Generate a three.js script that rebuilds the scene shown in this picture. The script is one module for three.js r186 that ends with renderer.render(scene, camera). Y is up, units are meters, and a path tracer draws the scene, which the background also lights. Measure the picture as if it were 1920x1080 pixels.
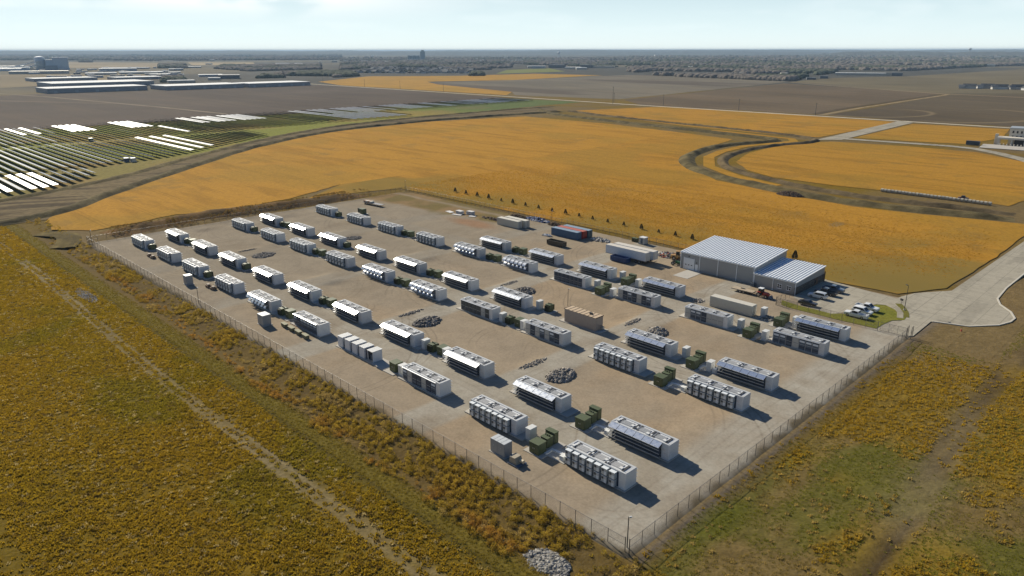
import * as THREE from 'three';
import { mergeGeometries, toCreasedNormals } from 'three/addons/utils/BufferGeometryUtils.js';
import { RoundedBoxGeometry } from 'three/addons/geometries/RoundedBoxGeometry.js';

// ---------------------------------------------------------------- camera, sky, sun, exposure
const scene = new THREE.Scene();
const rad = (d) => d * Math.PI / 180;
const camera = new THREE.PerspectiveCamera(43.47, 16 / 9, 1, 60000);
camera.position.set(0, 66, 0);
{
  const pitch = rad(18.219), yaw = rad(-45.122);
  camera.lookAt(Math.sin(yaw) * Math.cos(pitch), 66 - Math.sin(pitch), -Math.cos(yaw) * Math.cos(pitch));
  camera.rotateZ(rad(-0.078));
}
const renderer = new THREE.WebGLRenderer({ antialias: true });
renderer.toneMapping = THREE.LinearToneMapping;
renderer.toneMappingExposure = 1.4;
renderer.shadowMap.enabled = true;

const SUN_AZ = rad(9.5), SUN_EL = rad(30);
const sunDir = new THREE.Vector3(-Math.cos(SUN_AZ) * Math.cos(SUN_EL), Math.sin(SUN_EL), -Math.sin(SUN_AZ) * Math.cos(SUN_EL));
const sun = new THREE.DirectionalLight(new THREE.Color(1.0, 0.92, 0.77), 5.0);
sun.position.copy(sunDir).multiplyScalar(800).add(new THREE.Vector3(-160, 0, -140));
sun.target.position.set(-160, 0, -140);
sun.castShadow = true;
sun.shadow.mapSize.set(4096, 4096);
Object.assign(sun.shadow.camera, { left: -260, right: 260, top: 220, bottom: -220, near: 100, far: 1600 });
scene.add(sun, sun.target);

// ---------------------------------------------------------------- seeded random numbers and noise
function rng(seed) { let a = seed >>> 0; return () => { a = (a + 0x6D2B79F5) >>> 0; let t = a; t = Math.imul(t ^ (t >>> 15), t | 1); t ^= t + Math.imul(t ^ (t >>> 7), t | 61); return ((t ^ (t >>> 14)) >>> 0) / 4294967296; }; }
const NT = new Float32Array(65536);
{ const r = rng(7); for (let i = 0; i < 65536; i++) NT[i] = r(); }
function vn(x, y) {
  const xf = Math.floor(x), yf = Math.floor(y); let u = x - xf, v = y - yf;
  u = u * u * (3 - 2 * u); v = v * v * (3 - 2 * v);
  const x0 = xf & 255, x1 = (xf + 1) & 255, y0 = (yf & 255) << 8, y1 = ((yf + 1) & 255) << 8;
  const a = NT[y0 + x0], b = NT[y0 + x1], c = NT[y1 + x0], d = NT[y1 + x1];
  return a + (b - a) * u + (c - a) * v + (a - b - c + d) * u * v;
}
function fbm(x, y, o = 4) { let s = 0, a = 0.5, n = 0; for (let i = 0; i < o; i++) { s += a * vn(x, y); n += a; a *= 0.5; const t = x * 1.6 - y * 1.2 + 17.3; y = x * 1.2 + y * 1.6 + 9.1; x = t; } return s / n; }
const clamp = (x, a = 0, b = 1) => x < a ? a : x > b ? b : x;
const smooth = (a, b, x) => { const t = clamp((x - a) / (b - a)); return t * t * (3 - 2 * t); };
const mix = (a, b, t) => a + (b - a) * t;
const mix3 = (a, b, t) => [mix(a[0], b[0], t), mix(a[1], b[1], t), mix(a[2], b[2], t)];
const mul3 = (a, k) => [a[0] * k, a[1] * k, a[2] * k];
const hump = (x, c, w) => Math.exp(-((x - c) / w) * ((x - c) / w));

// sky: clear winter air, pale towards the ground, an aureole round the sun, thin high cirrus
{
  const W = 2048, Hh = 1024, data = new Float32Array(W * Hh * 4);
  for (let j = 0; j < Hh; j++) {
    const el = ((j + 0.5) / Hh - 0.5) * Math.PI, sy = Math.sin(el), cy = Math.cos(el);
    for (let i = 0; i < W; i++) {
      const ph = ((i + 0.5) / W - 0.5) * 2 * Math.PI, dx = cy * Math.cos(ph), dz = cy * Math.sin(ph);
      const e = Math.max(0, sy);
      const band = Math.exp(-Math.pow(e / 0.17, 1.5)), low = Math.exp(-e * 34);
      let c = mix3([0.004, 0.050, 0.165], [0.54, 0.685, 0.715], band);
      c = mix3(c, [0.66, 0.705, 0.675], low * 0.85);
      const cosS = clamp(dx * sunDir.x + sy * sunDir.y + dz * sunDir.z, -1, 1), ang = Math.acos(cosS);
      const glow = 0.15 * Math.exp(-ang / 0.45) + 0.50 * Math.exp(-ang / 0.12);
      c = [c[0] + glow * 1.0, c[1] + glow * 0.96, c[2] + glow * 0.88];
      // cirrus on a sheet high above
      if (sy > 0.012) {
        const k = 1 / (sy + 0.045), px = dx * k, pz = dz * k;
        const w = fbm(px * 0.55 + 3.1, pz * 0.55 + 1.7, 3);
        const f = fbm(px * 0.8 + w * 2.2 + 11, pz * 0.32 + w * 1.2 + 5, 5);
        const cov = smooth(0.52, 0.80, f) * smooth(0.012, 0.05, sy) * 0.16;
        const lit = 0.86 + 0.45 * Math.exp(-ang / 0.6);
        c = mix3(c, [lit, lit, lit * 0.985], cov);
      }
      { // the bright cirrus bank low over the plain, left of the view's middle
        const az = Math.atan2(dx, -dz), ed = el * 57.3, u = (az * 57.3 + 66) / 12, v = (ed - 3.9 + u * 0.25) / 1.1, bank = Math.exp(-u * u - v * v) * smooth(0.22, 0.55, fbm(az * 14 + 3, ed * 1.1, 4));
        c = mix3(c, [0.86, 0.86, 0.84], clamp(bank * 1.1));
      }
      if (sy < 0) c = mix3(c, [0.20, 0.17, 0.12], smooth(0, 0.15, -sy));
      const q = (j * W + i) * 4; data[q] = c[0]; data[q + 1] = c[1]; data[q + 2] = c[2]; data[q + 3] = 1;
    }
  }
  const sky = new THREE.DataTexture(data, W, Hh, THREE.RGBAFormat, THREE.FloatType);
  sky.mapping = THREE.EquirectangularReflectionMapping; sky.magFilter = THREE.LinearFilter; sky.minFilter = THREE.LinearFilter; sky.needsUpdate = true;
  scene.background = sky; scene.environment = sky;
}
scene.fog = new THREE.FogExp2(new THREE.Color(0.55, 0.77, 1.0), 0.00005);

// ---------------------------------------------------------------- helpers
const taken = {};
function numbered(n) { const k = taken[n] = (taken[n] ?? -1) + 1; return k ? `${n}_${String(k).padStart(3, '0')}` : n; }
function tag(o, label, category, group, kind) { o.userData = { label, category }; if (group) o.userData.group = group; if (kind) o.userData.kind = kind; return o; }
function sh(o) { o.castShadow = true; o.receiveShadow = true; return o; }
function thing(name, label, category, p = [0, 0, 0], turn = 0, group) {
  const o = new THREE.Group(); o.name = numbered(name); scene.add(o); o.position.set(...p); o.rotation.y = turn; return tag(o, label, category, group);
}
function part(name, geo, mat, parent, label) { const m = sh(new THREE.Mesh(geo, mat)); m.name = name; if (label) m.userData.label = label; parent.add(m); return m; }
function single(name, geo, mat, label, category, p = [0, 0, 0], turn = 0, group, kind) {
  const m = sh(new THREE.Mesh(geo, mat)); m.name = numbered(name); m.position.set(...p); m.rotation.y = turn; scene.add(m); return tag(m, label, category, group, kind);
}
function structure(name, geo, mat) { const m = sh(new THREE.Mesh(geo, mat)); m.name = numbered(name); m.userData = { kind: 'structure' }; scene.add(m); return m; }
function copyOf(root, p, turn, label, group) {
  const r = root.clone(); r.name = numbered(root.name.replace(/_\d+$/, '')); scene.add(r); r.position.set(...p); r.rotation.y = turn;
  r.userData = { ...root.userData, label }; if (group) r.userData.group = group; return r;
}
const M = (c, rough = 0.8, metal = 0, extra = {}) => new THREE.MeshStandardMaterial({ color: new THREE.Color().setRGB(...c), roughness: rough, metalness: metal, ...extra });
const boxCache = {};
function box(w, h, d, x = 0, y = 0, z = 0) { const g = new THREE.BoxGeometry(w, h, d); g.translate(x, y, z); return g; }
function box0(w, h, d, x = 0, y = 0, z = 0) { return box(w, h, d, x, y + h / 2, z); }      // y is the underside
function rbox(w, h, d, r, x = 0, y = 0, z = 0) { const g = new RoundedBoxGeometry(w, h, d, 2, r); g.translate(x, y, z); return g; }
function cyl(r0, r1, h, n, x = 0, y = 0, z = 0) { const g = new THREE.CylinderGeometry(r0, r1, h, n); g.translate(x, y, z); return g; }
function merge(list) { return mergeGeometries(list.map((g) => { const q = g.index ? g.toNonIndexed() : g; for (const k of Object.keys(q.attributes)) if (!['position', 'normal', 'uv'].includes(k)) q.deleteAttribute(k); return q; })); }
function dataTex(w, h, fn, srgb = false, repeat = true) {
  const d = new Uint8Array(w * h * 4);
  for (let j = 0; j < h; j++) for (let i = 0; i < w; i++) {
    const c = fn(i, j), q = (j * w + i) * 4;
    for (let k = 0; k < 3; k++) { let v = clamp(c[k]); if (srgb) v = v <= 0.0031308 ? v * 12.92 : 1.055 * Math.pow(v, 1 / 2.4) - 0.055; d[q + k] = v * 255 + 0.5; }
    d[q + 3] = 255;
  }
  const t = new THREE.DataTexture(d, w, h); t.magFilter = THREE.LinearFilter; t.minFilter = THREE.LinearMipmapLinearFilter; t.generateMipmaps = true;
  if (repeat) t.wrapS = t.wrapT = THREE.RepeatWrapping;
  if (srgb) t.colorSpace = THREE.SRGBColorSpace; t.needsUpdate = true; return t;
}
// noise that repeats after n lattice cells
function tile(x, y, n, o) { let s = 0, a = 0.5, m = 0, f = n; for (let k = 0; k < o; k++) { const X = x * f, Y = y * f, xf = Math.floor(X), yf = Math.floor(Y); let u = X - xf, v = Y - yf; u = u * u * (3 - 2 * u); v = v * v * (3 - 2 * v); const A = (i, j) => NT[((((j % f) + f) % f + k * 37) & 255) * 256 + ((((i % f) + f) % f + k * 53) & 255)]; s += a * mix(mix(A(xf, yf), A(xf + 1, yf), u), mix(A(xf, yf + 1), A(xf + 1, yf + 1), u), v); m += a; a *= 0.55; f *= 2; } return s / m; }
// outlines of fields and roads on the ground, in metres (x, z)
const AREA = {
  goldFar: [[-341.8, -69.4], [-379.1, -95.9], [-438.0, -159.2], [-504.7, -237.5], [-554.7, -333.8], [-568.7, -449.1], [-541.4, -559.2], [-422.3, -554.8], [-330.2, -536.1], [-329.7, -453.9], [-325.6, -324.4], [-327.6, -201.0], [-312.1, -162.3], [-307.2, -136.5], [-313.9, -111.4], [-309.9, -93.0], [-308.1, -76.8], [-320.4, -67.1]],
  goldNear: [[-327.6, -201.0], [-325.6, -324.4], [-329.7, -453.9], [-330.2, -536.1], [-282.4, -524.5], [-271.7, -470.8], [-264.1, -430.6], [-248.9, -400.1], [-223.3, -371.1], [-194.6, -348.4], [-157.9, -337.6], [-116.8, -330.0], [-88.1, -335.4], [-59.5, -341.4], [-54.5, -277.3], [-60.6, -218.4], [-84.9, -221.0], [-134.0, -226.5], [-296.0, -223.6], [-304.0, -189.1], [-301.6, -162.0]],
  goldRoad: [[-557.5, -641.6], [-516.2, -773.0], [-405.8, -778.3], [-237.9, -764.2], [-241.3, -585.2], [-258.3, -579.1], [-355.5, -585.4]],
  goldBend: [[-235.0, -537.6], [-222.2, -564.2], [-172.1, -572.9], [-128.0, -572.0], [-91.3, -539.4], [-65.7, -406.3], [-68.6, -379.5], [-79.5, -382.0], [-120.6, -380.4], [-142.8, -377.2], [-178.2, -379.0], [-201.3, -392.8], [-221.5, -417.4], [-234.7, -455.8], [-238.9, -494.6]],
  goldCorner: [[-220.3, -600.6], [-224.6, -755.0], [-148.6, -761.9], [-136.6, -682.7], [-144.4, -617.7], [-183.1, -607.3]],
  goldStrip: [[-1493.0, -877.3], [-1706.3, -1153.7], [-1559.2, -1348.1], [-1539.5, -1623.6], [-1299.1, -1649.0], [-1241.9, -1237.6], [-1316.1, -1043.6], [-1195.5, -975.5], [-886.5, -883.4], [-827.9, -813.3], [-1297.9, -813.3]],
  ploughLeft: [[-1379.5, -226.9], [-1390.2, -314.7], [-1360.0, -477.9], [-1349.9, -796.3], [-1278.2, -800.8], [-780.4, -766.6], [-752.3, -401.2], [-768.0, -113.1]],
  ploughGrey: [[-1272.1, -1008.7], [-1241.9, -1237.6], [-1271.7, -1614.4], [-1250.5, -1756.3], [-735.4, -1589.7], [-640.3, -851.0], [-818.9, -821.9], [-886.5, -883.4], [-1195.5, -975.5]],
  ploughMid: [[-627.9, -846.9], [-707.3, -1505.1], [-355.1, -1306.2], [-336.6, -815.1], [-249.6, -800.3], [-556.5, -785.0]],
  ploughRight: [[-322.6, -809.3], [-339.3, -1262.8], [-250.8, -1406.0], [-136.1, -793.3], [-239.9, -785.5]],
  pastureFar: [[-735.4, -1589.7], [-759.1, -1874.7], [-665.0, -2119.6], [-614.3, -3347.1], [-254.1, -1423.3], [-342.8, -1359.3], [-355.1, -1306.2]],
  solarGrass: [[-762.9, -112.3], [-745.9, -397.7], [-766.0, -763.3], [-642.5, -771.7], [-619.2, -511.3], [-589.0, -343.9], [-528.2, -240.6], [-424.0, -112.4], [-404.3, -53.4]],
  track: [[-402.8, -53.2], [-422.3, -111.9], [-525.1, -239.1], [-584.9, -341.4], [-614.0, -506.9], [-614.9, -677.5], [-569.2, -641.0], [-561.8, -463.6], [-554.7, -333.8], [-504.7, -237.5], [-438.0, -159.2], [-379.1, -95.9], [-341.8, -69.4], [-344.0, -43.6]],
  entry: [[-46.7, -183.9], [-46.8, -197.6], [-39.2, -200.9], [-34.2, -207.0], [-32.6, -211.8], [-32.4, -215.3], [-34.3, -220.1], [-37.8, -224.9], [-39.6, -230.1], [-40.2, -242.9], [-39.0, -290.8], [-48.3, -343.4], [-50.5, -229.2], [-54.9, -222.8], [-57.3, -219.1], [-59.0, -213.4], [-59.2, -210.6], [-65.5, -211.5], [-82.1, -214.4], [-80.3, -191.5], [-73.0, -186.3], [-66.7, -184.9], [-61.6, -201.6], [-59.5, -202.8], [-52.5, -198.0], [-51.9, -184.7], [-48.9, -182.2]],
  lawn: [[-81.2, -186.7], [-75.6, -185.5], [-66.9, -185.3], [-64.1, -188.7], [-61.5, -201.4], [-59.3, -202.3], [-52.6, -197.9], [-52.1, -193.9], [-54.2, -191.3], [-54.7, -187.0], [-54.9, -182.7], [-65.6, -182.1], [-77.1, -182.2], [-79.7, -183.2]],
  sideRoad: [[-235.2, -565.9], [-221.1, -579.7], [-228.1, -766.3], [-244.3, -781.1]],
  farGreen: [[-1904.7, -1871.5], [-1952.8, -2148.5], [-1618.4, -1858.3], [-1621.3, -1548.4]],
  farTan: [[-4530.8, -1803.5], [-4224.4, -2063.0], [-3434.0, -1689.1], [-3672.7, -1480.6]],
  farTan2: [[-3392.4, -859.2], [-3196.6, -1157.5], [-4457.7, -1618.0], [-5342.7, -1389.6]],
  farTan3: [[-2618.4, -493.9], [-2373.5, -856.9], [-1902.6, -710.3], [-1671.3, -310.8]],
};
AREA.ploughLeft = [[-1385, 60], ...AREA.ploughLeft, [-768, 60]];
AREA.solarGrass = [[-762, 20], ...AREA.solarGrass, [-398, -20], [-396, 20]];
AREA.goldNear = AREA.goldNear.slice(0, 13).concat([[-50.9, -345], [-50.9, -280], [-52.2, -231], [-57.2, -222.5], [-61, -215.6], [-84, -214.6], [-119, -214.6], [-160, -216.5], [-296, -215.6], [-303, -189], [-301.6, -162]]);
AREA.track = [[-396, 0], ...AREA.track, [-344, 0]];

// ---------------------------------------------------------------- ground
const PAD = { x0: -288.5, x1: -46.6, z0: -213.2, z1: -69.0 };
const inPad = (x, z, m = 0) => x > PAD.x0 + m && x < PAD.x1 - m && z > PAD.z0 + m && z < PAD.z1 - m;
const LANES = [-234.5, -188.8, -143.3, -97.7];                       // causeways across the two swales of the yard
function padH(x, z) {
  let lane = 0; for (const l of LANES) lane += smooth(6.5, 3.2, Math.abs(x - l));
  lane += smooth(-66, -58, x) + smooth(-276, -284, x);
  const swale = hump(z, -107.5, 4.6) * 0.60 + hump(z, -143.5, 4.4) * 0.60;
  let h = -swale * clamp(1 - lane) * smooth(-285, -275, x);
  h += (fbm(x * 0.16 + 3, z * 0.16 + 8, 3) - 0.5) * 0.10;
  h *= 1 - smooth(-186, -190, z) * 0.6;
  const e = Math.min(x - PAD.x0, PAD.x1 - x, z - PAD.z0, PAD.z1 - z);
  return h - 0.02 - smooth(1.0, 0, e) * 0.5;
}
function hgt(x, z) {
  let h = -0.3;
  if (inPad(x, z, 1.0)) h = -1.4;
  if (z > -70 && z < 60 && x > -345 && x < 60) {
    const fade = smooth(-345, -300, x) * smooth(60, 30, x);
    const n = (fbm(x * 0.11 + 40, z * 0.11 + 7, 4) - 0.5);
    h += fade * (-0.75 * hump(z, -63.5, 4.2) + 0.22 * hump(z, -55.2, 0.55) - 0.10 * hump(z, -54.2, 0.7) - 0.09 * hump(z, -47, 1.6) + n * 0.30 * smooth(-70, -66, z));
  }
  if (x > -46.6 && x < 60 && z <= -66 && z > -260) {
    const fade = smooth(-46.6, -43, x) * smooth(-260, -235, z) * smooth(60, 40, x);
    const n = (fbm(x * 0.13 + 4, z * 0.13 + 27, 4) - 0.5);
    h += 0.24 * smooth(-168, -180, z) * smooth(-262, -250, z) * smooth(20, -10, x);
    h += fade * (n * 0.34 * (1 - 0.7 * smooth(-170, -182, z)) - 0.16 * hump(x, -25.8 + Math.sin(z * 0.05) * 1.2, 0.7) - 0.16 * hump(x, -23.6 + Math.sin(z * 0.05) * 1.2, 0.7) - 0.08 * hump(x, -40.8, 0.6));
  }
  return h;
}
const C = {
  gold: [0.255, 0.145, 0.016], olive: [0.175, 0.115, 0.012], soil: [0.165, 0.122, 0.060], brown: [0.130, 0.088, 0.034], green: [0.100, 0.108, 0.012],
  straw: [0.27, 0.20, 0.095], wood: [0.082, 0.078, 0.066], tan: [0.215, 0.165, 0.085],
};
function groundColor(x, z) {
  const n1 = fbm(x * 0.045 + 5, z * 0.045 + 3, 4), n2 = fbm(x * 0.35 + 9, z * 0.35 + 31, 3);
  const r = Math.hypot(x, z);
  if (z > -70 && x > -345 && x < 60 && z < 60) {
    let c = mix3(mix3(C.olive, [0.150, 0.105, 0.014], n2), C.gold, 0.25 * smooth(0.45, 0.75, n1));
    c = mix3(c, C.green, 0.25 * smooth(0.58, 0.75, fbm(x * 0.05 + 90, z * 0.05 + 12, 4)));
    const tr = hump(z, -47 + Math.sin(x * 0.03) * 0.8, 2.1) * smooth(0.30, 0.58, fbm(x * 0.07 + 1, z * 0.12 + 60, 3));
    c = mix3(c, C.tan, tr * 0.55); const rz = z + 47 - Math.sin(x * 0.03) * 0.8; c = mix3(c, [0.26, 0.205, 0.11], 0.8 * (hump(rz, -0.95, 0.45) + hump(rz, 0.95, 0.45)) * smooth(0.25, 0.5, fbm(x * 0.06 + 8, 2, 3)));
    if (z < -53.6) {
      const w = smooth(-58.2, -59.6, z);
      c = mix3(mix3([0.175, 0.128, 0.022], [0.145, 0.112, 0.018], n2), mix3(C.brown, [0.15, 0.10, 0.024], n2), w);
      c = mix3(c, [0.045, 0.032, 0.012], hump(z, -55.2, 0.5) * 0.55);
    }
    if (x < -290) c = mix3(c, mix3(C.brown, C.olive, n1), smooth(-290, -305, x) * smooth(-58, -62, z));
    return mul3(c, 0.74 + n2 * 0.26);
  }
  if (x >= -47.5 && x < 60 && z > -262) {
    const patch = fbm(x * 0.055 + 70, z * 0.035 + 20, 4), gr = fbm(x * 0.07 + 20, z * 0.05 + 44, 4);
    let c = mix3([0.160, 0.110, 0.038], [0.190, 0.135, 0.050], n2);
    c = mix3(c, C.green, 0.65 * smooth(0.48, 0.64, gr));
    c = mix3(c, [0.215, 0.140, 0.018], 0.85 * smooth(0.50, 0.62, patch));
    c = mix3(c, C.green, 0.6 * hump(x, -42.5, 2.0) * smooth(-130, -95, z));
    const tc = Math.sin(z * 0.05) * 1.2;
    c = mix3(c, [0.060, 0.042, 0.024], 0.95 * (hump(x, -25.8 + tc, 1.0) + hump(x, -23.6 + tc, 1.0)) * smooth(0.22, 0.45, fbm(x * 0.2, z * 0.06 + 5, 3)));
    c = mix3(c, C.tan, 0.55 * hump(x, -24.7 + tc, 4.2) * smooth(0.35, 0.6, n1));
    c = mix3(c, [0.195, 0.135, 0.060], 0.9 * smooth(-150, -185, z) * smooth(-22, -30, x));
    c = mix3(c, [0.15, 0.12, 0.085], hump(x, -46.2, 1.3));
    return mul3(c, 0.72 + n2 * 0.32);
  }
  let c = mix3(mix3(C.soil, C.olive, smooth(0.35, 0.7, n1)), C.gold, 0.15);
  if (r > 1000) {
    const far = smooth(1000, 1700, r), big = fbm(x * 0.0011 + 7, z * 0.0011 + 2, 4), fine = fbm(x * 0.006, z * 0.006, 4);
    let w = mix3(mul3(C.wood, 0.75), mul3(C.wood, 1.35), fine);
    w = mix3(w, [0.17, 0.14, 0.085], 0.8 * smooth(0.56, 0.66, big));
    c = mix3(c, w, far);
  }
  return mul3(c, 0.78 + n2 * 0.22);
}
function ticks(list) { const out = []; for (const [a, b, s] of list) for (let v = a; v < b - 1e-6; v += s) out.push(v); out.push(list[list.length - 1][1]); return out; }
function gridSheet(xs, zs, hf, cf, uvm) {
  const nx = xs.length, nz = zs.length, pos = new Float32Array(nx * nz * 3), uv = new Float32Array(nx * nz * 2), col = cf ? new Float32Array(nx * nz * 3) : null, idx = [];
  for (let j = 0; j < nz; j++) for (let i = 0; i < nx; i++) {
    const q = j * nx + i, x = xs[i], z = zs[j];
    pos.set([x, hf(x, z), z], q * 3); uv.set([x / uvm, z / uvm], q * 2); if (col) col.set(cf(x, z), q * 3);
    if (i < nx - 1 && j < nz - 1) idx.push(q, q + nx, q + 1, q + 1, q + nx, q + nx + 1);
  }
  const g = new THREE.BufferGeometry();
  g.setAttribute('position', new THREE.BufferAttribute(pos, 3)); g.setAttribute('uv', new THREE.BufferAttribute(uv, 2)); if (col) g.setAttribute('color', new THREE.BufferAttribute(col, 3));
  g.setIndex(idx); g.computeVertexNormals(); return g;
}
const soilTex = dataTex(512, 512, (i, j) => { const a = tile(i / 512, j / 512, 8, 5), b = tile(i / 512 + 0.37, j / 512 + 0.11, 32, 3); const v = 0.66 + 0.42 * a + 0.30 * (b - 0.5); return [v, v * (0.985 + 0.03 * b), v * (0.97 + 0.06 * a)]; });
const soilBump = dataTex(512, 512, (i, j) => { const v = tile(i / 512, j / 512, 16, 4); return [v, v, v]; });
const groundMat = new THREE.MeshPhysicalMaterial({ specularIntensity: 0.08, vertexColors: true, map: soilTex, bumpMap: soilBump, bumpScale: 0.12, roughness: 1 });
{
  const xs = ticks([[-34000, -10000, 4000], [-10000, -4000, 600], [-4000, -1600, 120], [-1600, -800, 40], [-800, -345, 13], [-345, 20, 1.3], [20, 60, 5], [60, 400, 40], [400, 4000, 400], [4000, 30000, 4000]]);
  const zs = ticks([[-34000, -10000, 4000], [-10000, -4000, 600], [-4000, -1600, 120], [-1600, -800, 40], [-800, -265, 13], [-265, -75, 2.4], [-75, 0, 1.0], [0, 60, 4], [60, 400, 40], [400, 4000, 400], [4000, 30000, 4000]]);
  structure('ground', gridSheet(xs, zs, hgt, groundColor, 9), groundMat);
}
// sheets of field, yard and road; outline subdivided and made uneven, colour computed over its own rectangle
function polySheet(name, outline, y, size, colour, o = {}) {
  const pts = [], jit = o.jitter ?? 0.5, step = o.step ?? 6;
  for (let k = 0; k < outline.length; k++) {
    const a = outline[k], b = outline[(k + 1) % outline.length], d = Math.hypot(b[0] - a[0], b[1] - a[1]), n = Math.min(60, Math.max(1, Math.round(d / step)));
    for (let i = 0; i < n; i++) { const t = i / n, x = mix(a[0], b[0], t), z = mix(a[1], b[1], t); pts.push(new THREE.Vector2(x + (vn(x * 0.21 + 3, z * 0.21) - 0.5) * 2 * jit, z + (vn(x * 0.19, z * 0.19 + 50) - 0.5) * 2 * jit)); }
  }
  if (THREE.ShapeUtils.isClockWise(pts)) pts.reverse();
  let x0 = 1e9, x1 = -1e9, z0 = 1e9, z1 = -1e9; for (const p of pts) { x0 = Math.min(x0, p.x); x1 = Math.max(x1, p.x); z0 = Math.min(z0, p.y); z1 = Math.max(z1, p.y); }
  const tri = THREE.ShapeUtils.triangulateShape(pts, []), pos = [], uv = [], idx = [];
  for (const p of pts) { pos.push(p.x, y, p.y); uv.push((p.x - x0) / (x1 - x0), (p.y - z0) / (z1 - z0)); }
  for (const t of tri) idx.push(t[0], t[2], t[1]);
  const g = new THREE.BufferGeometry(); g.setAttribute('position', new THREE.Float32BufferAttribute(pos, 3)); g.setAttribute('uv', new THREE.Float32BufferAttribute(uv, 2)); g.setIndex(idx); g.computeVertexNormals();
  let geo = g;
  if (o.skirt) {
    const q = [], qu = [];
    for (let k = 0; k < pts.length; k++) { const a = pts[k], b = pts[(k + 1) % pts.length]; q.push(a.x, y, a.y, b.x, y, b.y, a.x, y - o.skirt, a.y, b.x, y, b.y, b.x, y - o.skirt, b.y, a.x, y - o.skirt, a.y); for (const p of [a, b, a, b, b, a]) qu.push((p.x - x0) / (x1 - x0), (p.y - z0) / (z1 - z0)); }
    const w = new THREE.BufferGeometry(); w.setAttribute('position', new THREE.Float32BufferAttribute(q, 3)); w.setAttribute('uv', new THREE.Float32BufferAttribute(qu, 2)); w.computeVertexNormals();
    geo = mergeGeometries([g.toNonIndexed(), w]);
  }
  const W = size, H = Math.max(8, Math.round(size * clamp((z1 - z0) / (x1 - x0), 0.2, 2)));
  const tex = dataTex(W, Math.min(2048, H), (i, j) => colour(mix(x0, x1, (i + 0.5) / W), mix(z0, z1, (j + 0.5) / Math.min(2048, H))), true, false);
  const m = new THREE.MeshPhysicalMaterial({ specularIntensity: o.spec ?? 0.06, map: tex, roughness: o.rough ?? 1 });
  if (o.bump) { m.bumpMap = o.bump; m.bumpScale = o.bumpScale; }
  return structure(name, geo, m);
}
// dry golden grass: streaks along the drill lines, speckle, greener patches
function goldColour(base, sp) {
  return (x, z) => {
    const s = fbm(x * 0.030 + sp, z * 0.16 + sp, 4), f = vn(x * 1.9 + sp, z * 1.9), g2 = vn(x * 0.8, z * 0.8 + sp), n = fbm(x * 0.02 + sp * 3, z * 0.02, 4);
    let c = mix3(base, mul3(base, 0.80), smooth(0.45, 0.75, s));
    c = mix3(c, [base[0] * 0.74, base[1] * 0.86, base[2] * 1.0], 0.55 * smooth(0.52, 0.72, n));
    const tl = ((z + 4000) % 21), tram = (hump(tl, 9.6, 0.32) + hump(tl, 11.4, 0.32)) * smooth(0.25, 0.5, vn(x * 0.03 + sp, z * 0.02)); c = mul3(c, 1 - 0.20 * tram);
    c = mix3(c, [base[0] * 0.62, base[1] * 0.72, base[2] * 1.3], 0.5 * smooth(0.66, 0.78, fbm(x * 0.055 + sp, z * 0.055 + 8, 4)));
    return mul3(c, 0.80 + 0.26 * f + 0.16 * g2);
  };
}
const ploughColour = (base, ang, sp) => (x, z) => {
  const u = x * Math.cos(ang) + z * Math.sin(ang), v = -x * Math.sin(ang) + z * Math.cos(ang);
  const s = fbm(u * 0.006 + sp, v * 0.08 + sp, 4), n = fbm(x * 0.008 + sp, z * 0.008 + sp, 4), f = vn(x * 0.5, z * 0.5);
  return mul3(mix3(base, [base[0] * 1.25, base[1] * 1.2, base[2] * 1.1], smooth(0.4, 0.75, s) * 0.6), 0.50 + 0.36 * n + 0.12 * f);
};
polySheet('field', AREA.pastureFar, -0.26, 512, ploughColour([0.170, 0.140, 0.085], 0.5, 3));
polySheet('ploughed_field', AREA.ploughGrey, -0.24, 1024, (x, z) => {
  const b = ploughColour([0.185, 0.160, 0.120], 0.5, 9)(x, z); return mix3(b, [0.085, 0.066, 0.052], 0.75 * smooth(0.58, 0.68, fbm(x * 0.0022 + 3, z * 0.012 + 1, 3)));
});
polySheet('ploughed_field', AREA.ploughMid, -0.22, 1024, ploughColour([0.150, 0.112, 0.072], 0.35, 21));
polySheet('ploughed_field', AREA.ploughRight, -0.21, 1024, (x, z) => {
  const b = ploughColour([0.118, 0.090, 0.056], 0.35, 33)(x, z), a1 = Math.hypot(x + 215, (z + 900) * 0.6), a2 = Math.hypot(x + 290, (z + 870) * 0.7);
  return mix3(b, [0.22, 0.165, 0.095], 0.6 * (hump(a1, 62, 3.5) * smooth(-250, -190, x) + hump(a2, 45, 3) * smooth(-300, -270, x)));
});
polySheet('ploughed_field', AREA.ploughLeft, -0.20, 1024, (x, z) => {
  const b = ploughColour([0.112, 0.088, 0.070], 0.02, 5)(x, z); const t = hump(x - (-1390 + 1.9 * (-z - 150)), 0, 16); return mix3(b, [0.19, 0.15, 0.10], 0.65 * t * smooth(-430, -150, z));
});
polySheet('golden_field', AREA.goldStrip, -0.18, 512, goldColour([0.34, 0.19, 0.035], 2));
polySheet('field', AREA.farGreen, -0.17, 64, () => [0.15, 0.16, 0.05]);
polySheet('field', AREA.farTan, -0.17, 64, (x, z) => mul3([0.30, 0.235, 0.14], 0.85 + 0.3 * vn(x * 0.01, z * 0.01)));
polySheet('field', AREA.farTan2, -0.17, 64, (x, z) => mul3([0.22, 0.175, 0.11], 0.8 + 0.4 * vn(x * 0.005, z * 0.005)));
polySheet('field', AREA.farTan3, -0.16, 64, (x, z) => mul3([0.19, 0.15, 0.09], 0.8 + 0.4 * vn(x * 0.005, z * 0.005)));
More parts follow.
